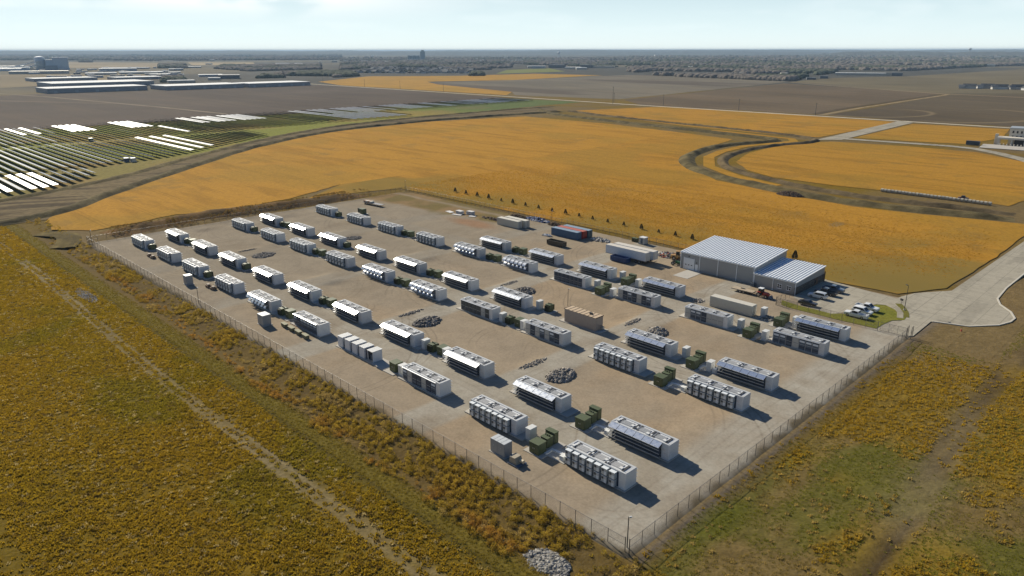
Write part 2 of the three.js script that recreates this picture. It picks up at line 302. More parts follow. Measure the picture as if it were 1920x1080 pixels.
polySheet('meadow', AREA.solarGrass, -0.19, 1024, (x, z) => {
  const n = fbm(x * 0.03, z * 0.03, 4), f = vn(x * 0.9, z * 0.9); let c = mix3([0.165, 0.170, 0.030], [0.215, 0.165, 0.042], smooth(0.46, 0.70, n));
  c = mix3(c, [0.20, 0.13, 0.06], smooth(-520, -480, x) * 0.5); c = mix3(c, [0.045, 0.085, 0.045], smooth(-480, -620, z) * 0.6); return mul3(c, 0.8 + 0.4 * f);
});
polySheet('dirt_track', AREA.track, -0.14, 1024, (x, z) => {
  const n = fbm(x * 0.06, z * 0.06, 5), s = fbm(x * 0.22 + z * 0.10, z * 0.03 - x * 0.02, 3); let c = mix3([0.115, 0.085, 0.045], [0.165, 0.125, 0.065], n);
  c = mix3(c, [0.07, 0.052, 0.030], smooth(0.52, 0.68, s)); return mul3(c, 0.8 + 0.4 * vn(x * 0.7, z * 0.7));
});
polySheet('golden_field', AREA.goldFar, -0.12, 1024, goldColour([0.350, 0.180, 0.024], 11), { jitter: 1.3, step: 4 });
polySheet('golden_field', AREA.goldRoad, -0.12, 1024, goldColour([0.340, 0.175, 0.023], 31));
polySheet('golden_field', AREA.goldBend, -0.12, 1024, goldColour([0.325, 0.168, 0.022], 41));
polySheet('golden_field', AREA.goldCorner, -0.12, 512, goldColour([0.315, 0.168, 0.022], 51));
polySheet('golden_field', AREA.goldNear, -0.10, 2048, (x, z) => {
  let c = goldColour([0.335, 0.170, 0.022], 61)(x, z); const n = fbm(x * 0.05 + 2, z * 0.05 + 4, 4);
  c = mix3(c, [0.165, 0.120, 0.026], 0.75 * smooth(-262, -222, z) * smooth(0.30, 0.62, n));                                  // thinner, greener towards the fence
  c = mix3(c, [0.17, 0.125, 0.035], 0.8 * smooth(-105, -60, x) * smooth(-330, -250, z) * smooth(0.38, 0.60, n));
  const tr = hump(z, -262 - (x + 100) * 0.75 * smooth(-130, -60, x), 0.8) * smooth(-230, -150, x); c = mix3(c, [0.12, 0.085, 0.025], 0.55 * tr * smooth(0.4, 0.6, vn(x * 0.3, 5)));
  c = mix3(c, [0.15, 0.115, 0.06], 0.6 * smooth(3.4, 1.5, Math.hypot(x + 108, (z + 290) * 0.5)));
  return c;
});
// concrete road, turning circle and car park
const concreteC = (x, z) => {
  const n = fbm(x * 0.12, z * 0.12, 4), f = vn(x * 2.2, z * 2.2); let c = mix3([0.30, 0.270, 0.205], [0.35, 0.315, 0.245], n);
  const jx = Math.abs(((x + 1000) / 4.6) % 1 - 0.5) * 4.6, jz = Math.abs(((z + 1000) / 4.6) % 1 - 0.5) * 4.6; if (Math.min(2.3 - jx, 2.3 - jz) < 0.08) c = mul3(c, 0.70); c = mul3(c, 1 - 0.16 * smooth(0.5, 0.7, fbm(x * 0.4 + 3, z * 0.06, 3)) - 0.10 * smooth(0.55, 0.7, fbm(x * 0.9, z * 0.9 + 40, 3)));
  return mul3(c, 0.93 + 0.12 * f - 0.10 * smooth(0.62, 0.75, fbm(x * 0.05 + 9, z * 0.3, 3)));
};
polySheet('road', AREA.entry, 0.03, 1024, concreteC, { jitter: 0, spec: 0.4, skirt: 0.45, rough: 0.9, step: 8 });
polySheet('road', AREA.sideRoad, -0.05, 256, concreteC, { jitter: 0 });
polySheet('lawn', AREA.lawn, 0.075, 512, (x, z) => { const n = fbm(x * 0.25, z * 0.25, 4), f = vn(x * 3, z * 3); return mul3(mix3([0.125, 0.135, 0.020], [0.165, 0.150, 0.030], n), 0.75 + 0.5 * f); }, { jitter: 0.15, step: 2, skirt: 0.1 });
function strip(name, path, w, y, size, colour, o) { const L = [], R = []; path.forEach((p, k) => { const a = path[Math.max(0, k - 1)], b = path[Math.min(path.length - 1, k + 1)], l = Math.hypot(b[0] - a[0], b[1] - a[1]), nx = -(b[1] - a[1]) / l * w / 2, nz = (b[0] - a[0]) / l * w / 2; L.push([p[0] + nx, p[1] + nz]); R.unshift([p[0] - nx, p[1] - nz]); }); return polySheet(name, [...L, ...R], y, size, colour, { jitter: 0, ...o }); }
strip('road', [[-1420, -806], [-1298, -800], [-846, -788], [-546, -776], [-246, -776], [-60, -774]], 8, -0.06, 512, (x, z) => mul3([0.42, 0.375, 0.29], 0.85 + 0.3 * vn(x * 0.2, z * 0.2)));
strip('road', [[-226, -588], [-179, -593], [-150, -596], [-134, -592], [-115, -575], [-97, -553], [-84, -532]], 9, -0.045, 256, concreteC);
strip('dirt_track', [[-326, -786], [-334, -900], [-338, -1080], [-341, -1262], [-344, -1300]], 7, -0.06, 256, (x, z) => mul3([0.235, 0.175, 0.095], 0.75 + 0.5 * vn(x * 0.3, z * 0.1)));
strip('dirt_track', [[-337, -800], [-345, -900], [-349, -1080], [-352, -1262]], 8, -0.05, 256, (x, z) => mul3([0.085, 0.062, 0.036], 0.75 + 0.5 * vn(x * 0.3, z * 0.1)));
strip('dirt_track', [[-1830, -110], [-1477, -262], [-1290, -300], [-1100, -322], [-950, -340], [-800, -352]], 7, -0.12, 256, (x, z) => mul3([0.185, 0.150, 0.105], 0.8 + 0.4 * vn(x * 0.05, z * 0.1)));
strip('kerb', [[-46.5, -198.0], [-43, -199.2], [-39.0, -200.6], [-34.0, -206.8], [-32.4, -211.6], [-32.2, -215.4], [-34.1, -220.3], [-37.6, -225.1], [-39.4, -230.3], [-40.0, -243], [-39.6, -265], [-38.8, -291]], 0.45, 0.13, 64, () => [0.46, 0.43, 0.36], { skirt: 0.3 });
strip('dirt_track', [[-720, -1560], [-560, -1440], [-355, -1308], [-250, -1290], [-120, -1275]], 10, -0.06, 128, () => [0.23, 0.175, 0.105]);
strip('pavement', [[-59.0, -204.6], [-56.6, -202.4], [-54.6, -199.0], [-53.2, -194.6]], 1.5, 0.12, 128, concreteC, { skirt: 0.12 });
strip('grass_verge', [[-57.4, -206.2], [-55.4, -203.4], [-53.6, -200.0], [-52.4, -196.4]], 1.6, 0.09, 128, (x, z) => mul3([0.13, 0.12, 0.03], 0.75 + 0.5 * vn(x * 3, z * 3)), { skirt: 0.1 });

// the gravel yard with its two swales
{
  const r = rng(91), arcs = [];
  for (let k = 0; k < 100; k++) arcs.push([mix(-280, -52, r()), mix(-205, -74, r()), 6 + r() * 26, r() * 6.28, 0.5 + r() * 1.4, 0.35 + r() * 0.55]);
  const W = 2048, H = 1280, tex = dataTex(W, H, (i, j) => {
    const x = mix(PAD.x0, PAD.x1, (i + 0.5) / W), z = mix(PAD.z0, PAD.z1, (j + 0.5) / H);
    const n = fbm(x * 0.045 + 3, z * 0.045 + 13, 4), m = fbm(x * 0.32, z * 0.32 + 7, 3), f = vn(x * 3.1, z * 3.1), f2 = vn(x * 7.7, z * 7.7);
    const left = smooth(-120, -215, x);
    let c = mix3([0.268, 0.216, 0.152], [0.240, 0.200, 0.145], left);                              // sandy fill
    c = mix3(c, [0.305, 0.228, 0.145], 0.6 * smooth(0.50, 0.68, n) * (1 - left));
    let grey = 0;                                                                                 // crushed stone on drives and round the containers
    for (const l of LANES) grey = Math.max(grey, smooth(5.2, 3.4, Math.abs(x - l + Math.sin(z * 0.07) * 0.6)));
    grey = Math.max(grey, smooth(-59, -55, x + 2 * (n - 0.5)), smooth(8.8, 6.6, Math.abs(z + 89.4 + 3 * (n - 0.5))), smooth(8.4, 6.2, Math.abs(z + 126.2 + 3 * (n - 0.5))), smooth(8.2, 6.0, Math.abs(z + 163.5 + 3 * (n - 0.5))));
    c = mix3(c, mix3([0.300, 0.276, 0.226], [0.226, 0.196, 0.150], left), grey * (0.55 + 0.5 * m));
    c = mix3(c, [0.205, 0.165, 0.115], 0.45 * smooth(0.56, 0.75, fbm(x * 0.11 + 8, z * 0.07 + 2, 4)));
    // wheel tracks
    let t = 0; for (const [ax, az, ar, a0, al, aw] of arcs) { const dx = x - ax, dz = z - az, d = Math.hypot(dx, dz); if (Math.abs(d - ar) > 2) continue; let a = Math.atan2(dz, dx) - a0; a = Math.atan2(Math.sin(a), Math.cos(a)); if (Math.abs(a) < al) t += (hump(d, ar - 0.9, 0.2) + hump(d, ar + 0.9, 0.2)) * aw * (1 - Math.abs(a) / al); }
    for (const zz of [-74.5, -89.2, -126.4, -163.6, -178, -184]) t += 0.30 * (hump(z, zz + Math.sin(x * 0.05 + zz) * 0.9 - 0.9, 0.22) + hump(z, zz + Math.sin(x * 0.05 + zz) * 0.9 + 0.9, 0.22)) * smooth(0.35, 0.6, vn(x * 0.08, zz));
    for (const xx of [-51.5, -54.6, ...LANES]) t += 0.36 * (hump(x, xx + Math.sin(z * 0.08 + xx) * 0.5 - 0.9, 0.2) + hump(x, xx + Math.sin(z * 0.08 + xx) * 0.5 + 0.9, 0.2)) * smooth(0.3, 0.6, vn(xx, z * 0.1));
    c = mix3(c, [0.165, 0.132, 0.095], clamp(t) * 0.72);
    // grown-over rear corner and margins
    const gz = fbm(x * 0.08 + 40, z * 0.08, 4), gr = smooth(-180 - 10 * gz - (x + 270) * 0.13, -187 - 10 * gz - (x + 270) * 0.13, z) * smooth(-198, -208, x + 14 * (gz - 0.5));
    c = mix3(c, mix3([0.140, 0.105, 0.038], [0.205, 0.135, 0.062], smooth(0.4, 0.62, gz)), gr * 0.95);
    c = mix3(c, [0.235, 0.185, 0.125], gr * 0.8 * hump(z, -206.5 + (gz - 0.5) * 3, 1.6));
    c = mix3(c, [0.25, 0.135, 0.07], 0.7 * smooth(11, 4, Math.hypot((x + 213) * 0.55, (z + 189) * 1.6) + 6 * (gz - 0.5)));
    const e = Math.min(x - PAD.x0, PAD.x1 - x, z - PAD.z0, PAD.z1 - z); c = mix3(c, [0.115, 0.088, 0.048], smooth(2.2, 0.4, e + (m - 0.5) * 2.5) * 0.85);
    return mul3(c, 0.72 + 0.24 * m + 0.18 * f + 0.14 * f2);
  }, true, false);
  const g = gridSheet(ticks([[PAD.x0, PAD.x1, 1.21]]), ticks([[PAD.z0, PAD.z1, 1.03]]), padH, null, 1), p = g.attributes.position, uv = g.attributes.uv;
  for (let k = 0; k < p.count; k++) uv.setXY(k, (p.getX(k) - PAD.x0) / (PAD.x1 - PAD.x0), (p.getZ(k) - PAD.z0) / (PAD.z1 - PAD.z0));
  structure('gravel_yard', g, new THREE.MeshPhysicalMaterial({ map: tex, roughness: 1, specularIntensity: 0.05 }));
}
// earth banks: a swept uneven ridge
function bank(name, path, w, h, col, seed, y0 = -0.2) {
  const curve = new THREE.CatmullRomCurve3(path.map((p) => new THREE.Vector3(p[0], 0, p[1]))), n = Math.round(curve.getLength() / 2.2), m = 12, pos = [], uv = [], c = [], idx = [];
  for (let i = 0; i <= n; i++) {
    const p = curve.getPointAt(i / n), t = curve.getTangentAt(i / n), end = smooth(0, 6, i) * smooth(0, 6, n - i);
    for (let k = 0; k <= m; k++) {
      const s = k / m * 2 - 1, ww = w * (0.85 + 0.3 * vn(i * 0.12 + seed, 3)), x = p.x - t.z * s * ww / 2, z = p.z + t.x * s * ww / 2;
      const top = Math.pow(Math.cos(s * Math.PI / 2), 1.3);
      pos.push(x, y0 - 0.05 + top * h * end * (0.65 + 0.7 * fbm(x * 0.12 + seed, z * 0.12, 3)) + (fbm(x * 0.6, z * 0.6 + seed, 3) - 0.5) * 0.55 * top, z); uv.push(x / 9, z / 9);
      const nn = fbm(x * 0.16 + seed, z * 0.16, 4), q = mix3(col[0], col[1], smooth(0.3, 0.7, nn)); c.push(...mul3(q, 0.75 + 0.5 * vn(x * 0.9, z * 0.9)));
      if (i < n && k < m) { const a = i * (m + 1) + k; idx.push(a, a + 1, a + m + 1, a + 1, a + m + 2, a + m + 1); }
    }
  }
  const g = new THREE.BufferGeometry(); g.setAttribute('position', new THREE.Float32BufferAttribute(pos, 3)); g.setAttribute('uv', new THREE.Float32BufferAttribute(uv, 2)); g.setAttribute('color', new THREE.Float32BufferAttribute(c, 3)); g.setIndex(idx); g.computeVertexNormals();
  return structure(name, g, groundMat);
}
const bankA = [[0.085, 0.068, 0.032], [0.150, 0.118, 0.055]], bankB = [[0.095, 0.060, 0.026], [0.165, 0.095, 0.034]];
bank('earth_bank', [[-600, -640], [-533, -600], [-439, -578], [-350, -562], [-300, -553], [-266, -546], [-255, -538], [-256, -524], [-263, -505], [-268, -470], [-262, -438], [-252, -410], [-228, -378], [-200, -360], [-170, -349], [-144, -341], [-119, -339], [-97, -341], [-60, -350]], 10, 1.7, bankA, 1);
bank('earth_bank', [[-560, -646], [-480, -622], [-396, -605], [-302, -590], [-258, -580], [-236, -566], [-231, -546], [-240, -516], [-244, -480], [-240, -446], [-232, -420], [-214, -394], [-190, -377], [-154, -362], [-125, -356], [-90, -358], [-62, -362]], 7, 1.4, [[0.085, 0.064, 0.034], [0.150, 0.110, 0.058]], 5);
strip('golden_field', [[-330, -575], [-285, -567], [-252, -560], [-243, -545], [-249, -520], [-256, -492], [-253, -455], [-245, -425], [-224, -390], [-196, -369], [-165, -356]], 7, -0.11, 256, goldColour([0.33, 0.175, 0.022], 71));
bank('earth_bank', [[-344, -20], [-352, -72], [-384, -106], [-442, -168], [-508, -246], [-558, -340], [-572, -450], [-566, -560], [-552, -636]], 9, 1.5, bankA, 9);
bank('earth_bank', [[-392, -20], [-402, -66], [-432, -124], [-486, -190], [-548, -274], [-590, -360], [-612, -470], [-616, -600], [-612, -690]], 8, 1.1, [[0.120, 0.092, 0.042], [0.180, 0.140, 0.062]], 12);
bank('earth_bank', [[-296, -80], [-301, -100], [-303, -120], [-300, -145], [-297, -170], [-299, -192]], 15, 1.9, bankB, 15);
bank('earth_bank', [[-318, -62], [-308, -68], [-296, -66], [-288, -62]], 8, 0.5, [[0.10, 0.075, 0.03], [0.16, 0.12, 0.04]], 19);

// ---------------------------------------------------------------- materials of the yard
const grain = dataTex(256, 256, (i, j) => { const a = tile(i / 256, j / 256, 4, 5), b = tile(i / 256 + 0.3, j / 256, 32, 3); const v = 0.86 + 0.14 * a + 0.07 * (b - 0.5); return [v, v, v * 0.995]; });
const streak = dataTex(256, 256, (i, j) => { const a = tile(i / 256, j / 1024, 32, 3), b = tile(i / 256, j / 256, 8, 4); const v = 0.84 + 0.16 * a * 0.8 + 0.10 * (b - 0.5); return [v, v * 0.995, v * 0.985]; });
const rough1 = dataTex(256, 256, (i, j) => { const a = tile(i / 256 + 0.5, j / 256, 4, 5); const v = 0.62 + 0.38 * a; return [v, v, v]; });
const stain = dataTex(256, 256, (i, j) => { const a = tile(i / 256, j / 2048, 64, 2), b = tile(i / 256, j / 256, 4, 5), d = tile(i / 256 + 0.2, j / 256 + 0.6, 16, 3); let v = 0.80 + 0.14 * a + 0.16 * (b - 0.5); const s = smooth(0.60, 0.74, d) * 0.22; return [v * (1 - s * 0.5), v * (1 - s * 0.8), v * (1 - s)]; });
const K = {
  shell: M([0.70, 0.71, 0.70], 0.5, 0.05, { map: streak, roughnessMap: rough1 }), roof: M([0.44, 0.45, 0.455], 0.8, 0.0, { map: grain, roughnessMap: rough1 }), rib: M([0.46, 0.47, 0.475], 0.8, 0.0, { map: grain }), roofPlate: M([0.40, 0.41, 0.415], 0.62, 0.2, { map: grain }),
  tray: M([0.05, 0.052, 0.056], 0.6, 0.3), vent: M([0.62, 0.62, 0.60], 0.6, 0.0, { map: grain }),
  awning: M([0.74, 0.77, 0.80], 0.30, 0.85, { roughnessMap: rough1 }), hood: M([0.74, 0.76, 0.78], 0.34, 0.55, { map: grain, roughnessMap: rough1 }), rack: M([0.018, 0.020, 0.022], 0.7), shelf: M([0.09, 0.095, 0.10], 0.6), flap: M([0.72, 0.73, 0.73], 0.5), strut: M([0.58, 0.60, 0.61], 0.45, 0.2),
  cooler: M([0.42, 0.46, 0.48], 0.40, 0.25, { map: grain }), grille: M([0.055, 0.062, 0.07], 0.6, 0.3), access: M([0.62, 0.65, 0.66], 0.6, 0.0),
  doorDark: M([0.022, 0.040, 0.070], 0.5, 0.0, { map: grain }), doorMid: M([0.075, 0.105, 0.145], 0.5, 0.0, { map: grain }), doorPale: M([0.40, 0.42, 0.42], 0.4, 0.2, { map: grain }), doorGreen: M([0.055, 0.064, 0.062], 0.5, 0.0, { map: grain }),
  slab: M([0.40, 0.37, 0.32], 0.95, 0, { map: grain }), green: M([0.072, 0.090, 0.034], 0.5, 0.05, { map: grain }), greenDark: M([0.028, 0.034, 0.014], 0.55, 0.1), latch: M([0.5, 0.5, 0.48], 0.4, 0.6),
  white: M([0.66, 0.66, 0.63], 0.45, 0.05, { map: streak }), cream: M([0.56, 0.53, 0.45], 0.6, 0.05, { map: streak }), steel: M([0.26, 0.25, 0.24], 0.45, 0.8), galv: M([0.20, 0.185, 0.17], 0.5, 0.7), black: M([0.02, 0.02, 0.02], 0.6),
};
K.shells = [[0.70, 0.71, 0.70], [0.62, 0.63, 0.625], [0.74, 0.735, 0.71], [0.66, 0.675, 0.685]].map((c, k) => M(c, 0.48 + 0.05 * k, 0.05, { map: k % 2 ? stain : streak, roughnessMap: rough1 })); K.plates = [[0.31, 0.32, 0.325], [0.26, 0.27, 0.28], [0.35, 0.35, 0.345]].map((c) => M(c, 0.85, 0.0, { map: stain }));
const UL = 12.2, UW = 2.9, UH = 2.86;                                     // a 40-foot container
// local axes: x along the container (0 is its left end), z = 0 its front face, body behind at negative z
const G = {};
G.body = merge([box0(UL, UH, UW, UL / 2, 0.16, -UW / 2), ...[0, 1].flatMap((k) => [0, 1].map((q) => box0(0.18, UH + 0.03, 0.18, k ? UL - 0.08 : 0.08, 0.15, q ? -UW + 0.08 : -0.08))),
  box0(UL - 0.3, 0.16, 0.06, UL / 2, 0.15, 0.015), ...Array.from({ length: 7 }, (_, k) => box0(0.035, UH - 0.5, 0.07, UL + 0.008, 0.38, -0.4 - k * 0.35).rotateY(0)), box0(0.05, 0.14, UW - 0.3, UL + 0.012, UH - 0.05, -UW / 2), box0(0.05, 0.14, UW - 0.3, -0.012, UH - 0.05, -UW / 2)]);
G.slab = box0(15.6, 0.62, 3.7, 0, -0.46, 0); G.slabShort = box0(13.9, 0.62, 3.7, 0, -0.46, 0);
G.rim = merge([box0(UL, 0.09, 0.26, UL / 2, UH + 0.16, -0.13), box0(UL, 0.09, 0.42, UL / 2, UH + 0.16, -UW + 0.21), box0(0.34, 0.088, UW - 0.7, 0.17, UH + 0.16, -UW / 2), box0(0.50, 0.088, UW - 0.7, UL - 0.25, UH + 0.16, -UW / 2)]);
G.roofRib = box0(3.0, 0.07, 0.14, 0, UH + 0.16, 0); G.roofPlate = rbox(3.0, 0.08, 1.45, 0.03, 0, UH + 0.2, 0); G.tray = box0(0.42, 0.11, 1.9, 0, UH + 0.16, 0); G.vent = rbox(0.62, 0.24, 0.58, 0.04, 0, UH + 0.28, 0); G.ventCap = rbox(0.30, 0.15, 0.55, 0.03, 0, UH + 0.25, 0);
G.panel = (w, l) => { const g = box(w, 0.035, l, 0, 0, l / 2); return g; };
G.cooler = rbox(1.12, 1.20, 0.72, 0.05); G.coolGrille = box(0.42, 0.40, 0.03); G.coolAccess = box(0.44, 0.62, 0.03); G.coolTop = box(1.14, 0.03, 0.76); G.coolBase = box(1.02, 0.10, 0.62);
{ const s = new THREE.Shape(); const a = [[0, 0.02], [0.45, 0.0], [0.80, -0.14], [1.06, -0.42], [1.30, -0.86]], b = a.map(([x, y]) => [x - 0.03, y - 0.045]).reverse(); [...a, ...b].forEach(([x, y], k) => k ? s.lineTo(x, y) : s.moveTo(x, y)); const g = new THREE.ExtrudeGeometry(s, { depth: 1.38, bevelEnabled: false }); g.rotateY(-Math.PI / 2); g.translate(0.69, 0, 0); G.hoodTop = g; }
{ const s = new THREE.Shape(); const a = [[0, 0.02], [0.30, -0.04], [0.62, -0.26], [0.86, -0.60]], b = a.map(([x, y]) => [x - 0.03, y - 0.045]).reverse(); [...a, ...b].forEach(([x, y], k) => k ? s.lineTo(x, y) : s.moveTo(x, y)); const g = new THREE.ExtrudeGeometry(s, { depth: 1.2, bevelEnabled: false }); g.rotateY(-Math.PI / 2); g.translate(0.6, 0, 0); G.hoodLow = g; }
G.door = rbox(1.44, 2.52, 0.10, 0.03); G.doorBar = box(1.30, 0.07, 0.05); G.doorLouvre = box(1.18, 0.42, 0.04); G.doorHead = box(UL - 1.1, 0.05, 0.36);
const P12 = [1.62, 1.9];
function panelAt(o, name, geo, mat, x, y, z, tilt) { const m = part(name, geo, mat, o); m.position.set(x, y, z); m.rotation.x = tilt; return m; }
function baseUnit(label, seed, odd) {
  const o = thing('battery_container', label, 'container'), r = rng(seed);
  const sl = part('slab', odd ? G.slabShort : G.slab, K.slab, o); sl.position.set(UL / 2 + (odd ? -0.65 : 0.2), 0, -UW / 2);
  part('body', G.body, K.shells[Math.floor(r() * 4)], o); part('roof_frame', G.rim, K.roof, o); const plate = K.plates[Math.floor(r() * 3)];
  for (const cx of [2.6, 6.1, 9.4]) { const p = part('roof_panel', G.roofPlate, plate, o); p.position.set(cx, 0, -1.32 - 0.04 * r()); p.scale.x = 0.78; for (const dz of [-0.40, 0.02, 0.42]) { const q = part('roof_rib', G.roofRib, K.rib, o); q.position.set(cx, 0.052, -1.34 + dz); q.scale.set(0.78, 1, 0.55); } }
  for (const [cx, k] of [[0.95, 1], [4.15, 1], [4.85, 0], [7.55, 1], [8.2, 0], [10.9, 1]]) {
    const t = part('cable_tray', G.tray, K.tray, o); t.position.set(cx + 0.30, 0, -1.42); const v = part('roof_vent', k ? G.vent : G.ventCap, K.vent, o); v.position.set(cx - 0.12 + 0.25 * (r() - 0.5), 0, -0.72 - 0.9 * r());
  }
  for (let k = 0; k < 4; k++) panelAt(o, 'rear_awning', G.rearPanel, K.hood, UL / 2 + 0.3, 0.72 + k * 0.66, -UW, rad(-22));
  return o;
}
G.rearPanel = box(11.4, 0.03, 0.66, 0, 0, -0.33);
G.rackWall = box0(10.75, 2.62, 0.05, 0, 0.26, 0); G.strutBar = box0(0.07, 2.6, 0.12, 0, 0.26, 0); G.awnTop = G.panel(1.70, 1.28); G.awnLow = G.panel(1.70, 0.86); G.lip = box(1.70, 0.13, 0.03);
{ const s = new THREE.Shape(); s.moveTo(0, 0); s.lineTo(1.0, -0.40); s.lineTo(0.86, -0.50); s.lineTo(0, -0.34); const g = new THREE.ExtrudeGeometry(s, { depth: 0.04, bevelEnabled: false }); g.rotateY(-Math.PI / 2); G.flap = g; }
const front = {
  awning(o, n = 6) {
    const w = 10.7, x0 = 0.12, pw = w / n;
    const wall = part('rack_wall', G.rackWall, K.rack, o); wall.position.set(x0 + w / 2, 0, 0.03);
    for (let k = 0; k <= n; k++) part('strut', G.strutBar, K.strut, o).position.set(x0 + k * pw, 0, 0.10);
    for (let t = 0; t < 4; t++) part('end_flap', G.flap, K.flap, o).position.set(x0 - 0.03, [UH + 0.18, 2.20, 1.54, 0.88][t], 0.04);
    for (let t = 0; t < 4; t++) for (let k = 0; k < n; k++) {
      const y = [UH + 0.20, 2.22, 1.56, 0.90][t], tilt = rad(t ? 21 : 24);
      const p = panelAt(o, 'awning_panel', t ? G.awnLow : G.awnTop, t ? K.shelf : K.awning, x0 + (k + 0.5) * pw, y, t ? 0.06 : -0.04, tilt + (vn(k * 3.7 + o.id, t * 5.1) - 0.5) * 0.012);
      const l = part('lip', G.lip, K.strut, p); l.position.set(0, -0.03, (t ? 0.86 : 1.28) + 0.018);
    }
  },
  cooler(o, n = 7) {
    const x0 = 0.15, pw = n < 7 ? 1.78 : 1.52, w = pw * n;
    part('cooler_wall', G.rackWall, K.doorDark, o).position.set(x0 + 10.7 / 2, 0, 0.02);
    for (let t = 0; t < 2; t++) for (let k = 0; k < n; k++) {
      const c = part('cooling_unit', G.cooler, K.cooler, o); c.position.set(x0 + (k + 0.5) * pw, t ? 2.27 : 0.88, 0.40);
      part('grille', G.coolGrille, K.grille, c).position.set(-0.24, 0.24, 0.362); part('access_panel', G.coolAccess, K.access, c).position.set(0.24, -0.22, 0.363); part('lid', G.coolTop, K.access, c).position.set(0, 0.61, 0.01); part('base_frame', G.coolBase, K.black, c).position.set(0, -0.635, 0);
    }
  },
  hood(o) {
    const wall = part('rack_wall', G.rackWall, K.doorMid, o); wall.position.set(0.12 + 10.7 / 2, 0, 0.03);
    for (let k = 0; k < 6; k++) { part('awning_hood', G.hoodTop, K.hood, o).position.set(0.12 + (k + 0.5) * 1.76, UH + 0.10, 0.0); part('lower_hood', G.hoodLow, K.hood, o).position.set(0.12 + (k + 0.5) * 1.76, 1.60, 0.05); }
  },
  door(o, kinds) {
    for (let k = 0; k < 7; k++) {
      const mm = { d: K.doorDark, m: K.doorMid, p: K.doorPale, g: K.doorGreen }[kinds[k]], pale = kinds[k] === 'p';
      const d = part('door', G.door, mm, o); d.position.set(0.12 + (k + 0.5) * 1.56, 1.50, 0.06);
      part('door_bar', G.doorBar, pale ? K.doorMid : K.cooler, d).position.set(0, -0.08 + 0.2 * vn(k * 2.3 + o.id, 1), 0.06); if (!pale) part('louvre', G.doorLouvre, kinds[k] === 'd' ? K.doorMid : K.doorDark, d).position.set(0, -0.62, 0.055); if (kinds[k] === 'm') part('louvre', G.doorLouvre, K.access, d).position.set(0, 0.72, 0.055);
    }
    const h = part('door_header', G.doorHead, K.hood, o); h.position.set(UL / 2 - 0.55, UH + 0.10, 0.06); h.rotation.x = rad(14);
  },
};
const XB = (c) => -263.16 + 45.55 * Math.floor(c / 2) + 24.03 * (c % 2), ZR = (r) => -81.7 - 37.16 * Math.floor(r / 2) - 12.15 * (r % 2);
const ORD = ['first', 'second', 'third', 'fourth', 'fifth', 'sixth', 'seventh', 'eighth', 'ninth', 'tenth'];
const ROWN = ['row nearest the long fence', 'second row', 'third row', 'fourth row', 'fifth row', 'rearmost row'];
const GRID = [['c', 'c', 'c', 'c', 'h', 'Dmdmmmmm', '', 'Dmpddpdm', 'c', 'c'], ['a', 'a', 'a', 'a', 'a', 'a', 'a', 'a', 'a', 'a'], ['c', 'c', 'c', 'c', 'h', 'h', 'Dgggggpg', 'Dpdpmpmd', 'c', 'c'],
  ['a', 'a', 'a', 'a', 'a', 'a', 'a', '', 'a', 'a'], ['c', 'c', 'c', 'c', 'h', 'h', 'Dddddddd', 'Dpdmdpdm', 'Dpmmdppp', 'Dmmdpmmm'], ['', '', '', '', 'a', 'a', 'a', 'a', '', 'a']];
GRID.forEach((row, r) => {
  let seen = 0;
  row.forEach((t, c) => {
    if (!t) { if (r === 0 && c === 6) seen++; return; }
    const look = { c: 'grey container with stacked cooling boxes', a: 'silver container with tiered awnings', h: 'container with curved white hoods', D: 'container with dark cabinet doors' }[t[0]];
    const o = baseUnit(`${look}, ${ORD[seen++]} from left, ${ROWN[r]}`, 300 + r * 20 + c, c % 2);
    o.userData.group = 'battery containers in rows'; o.position.set(XB(c) - UL, 0, ZR(r));
    if (t[0] === 'c') front.cooler(o, c < 4 ? 6 : 7); else if (t[0] === 'a') front.awning(o); else if (t[0] === 'h') front.hood(o); else front.door(o, t.slice(1));
  });
});

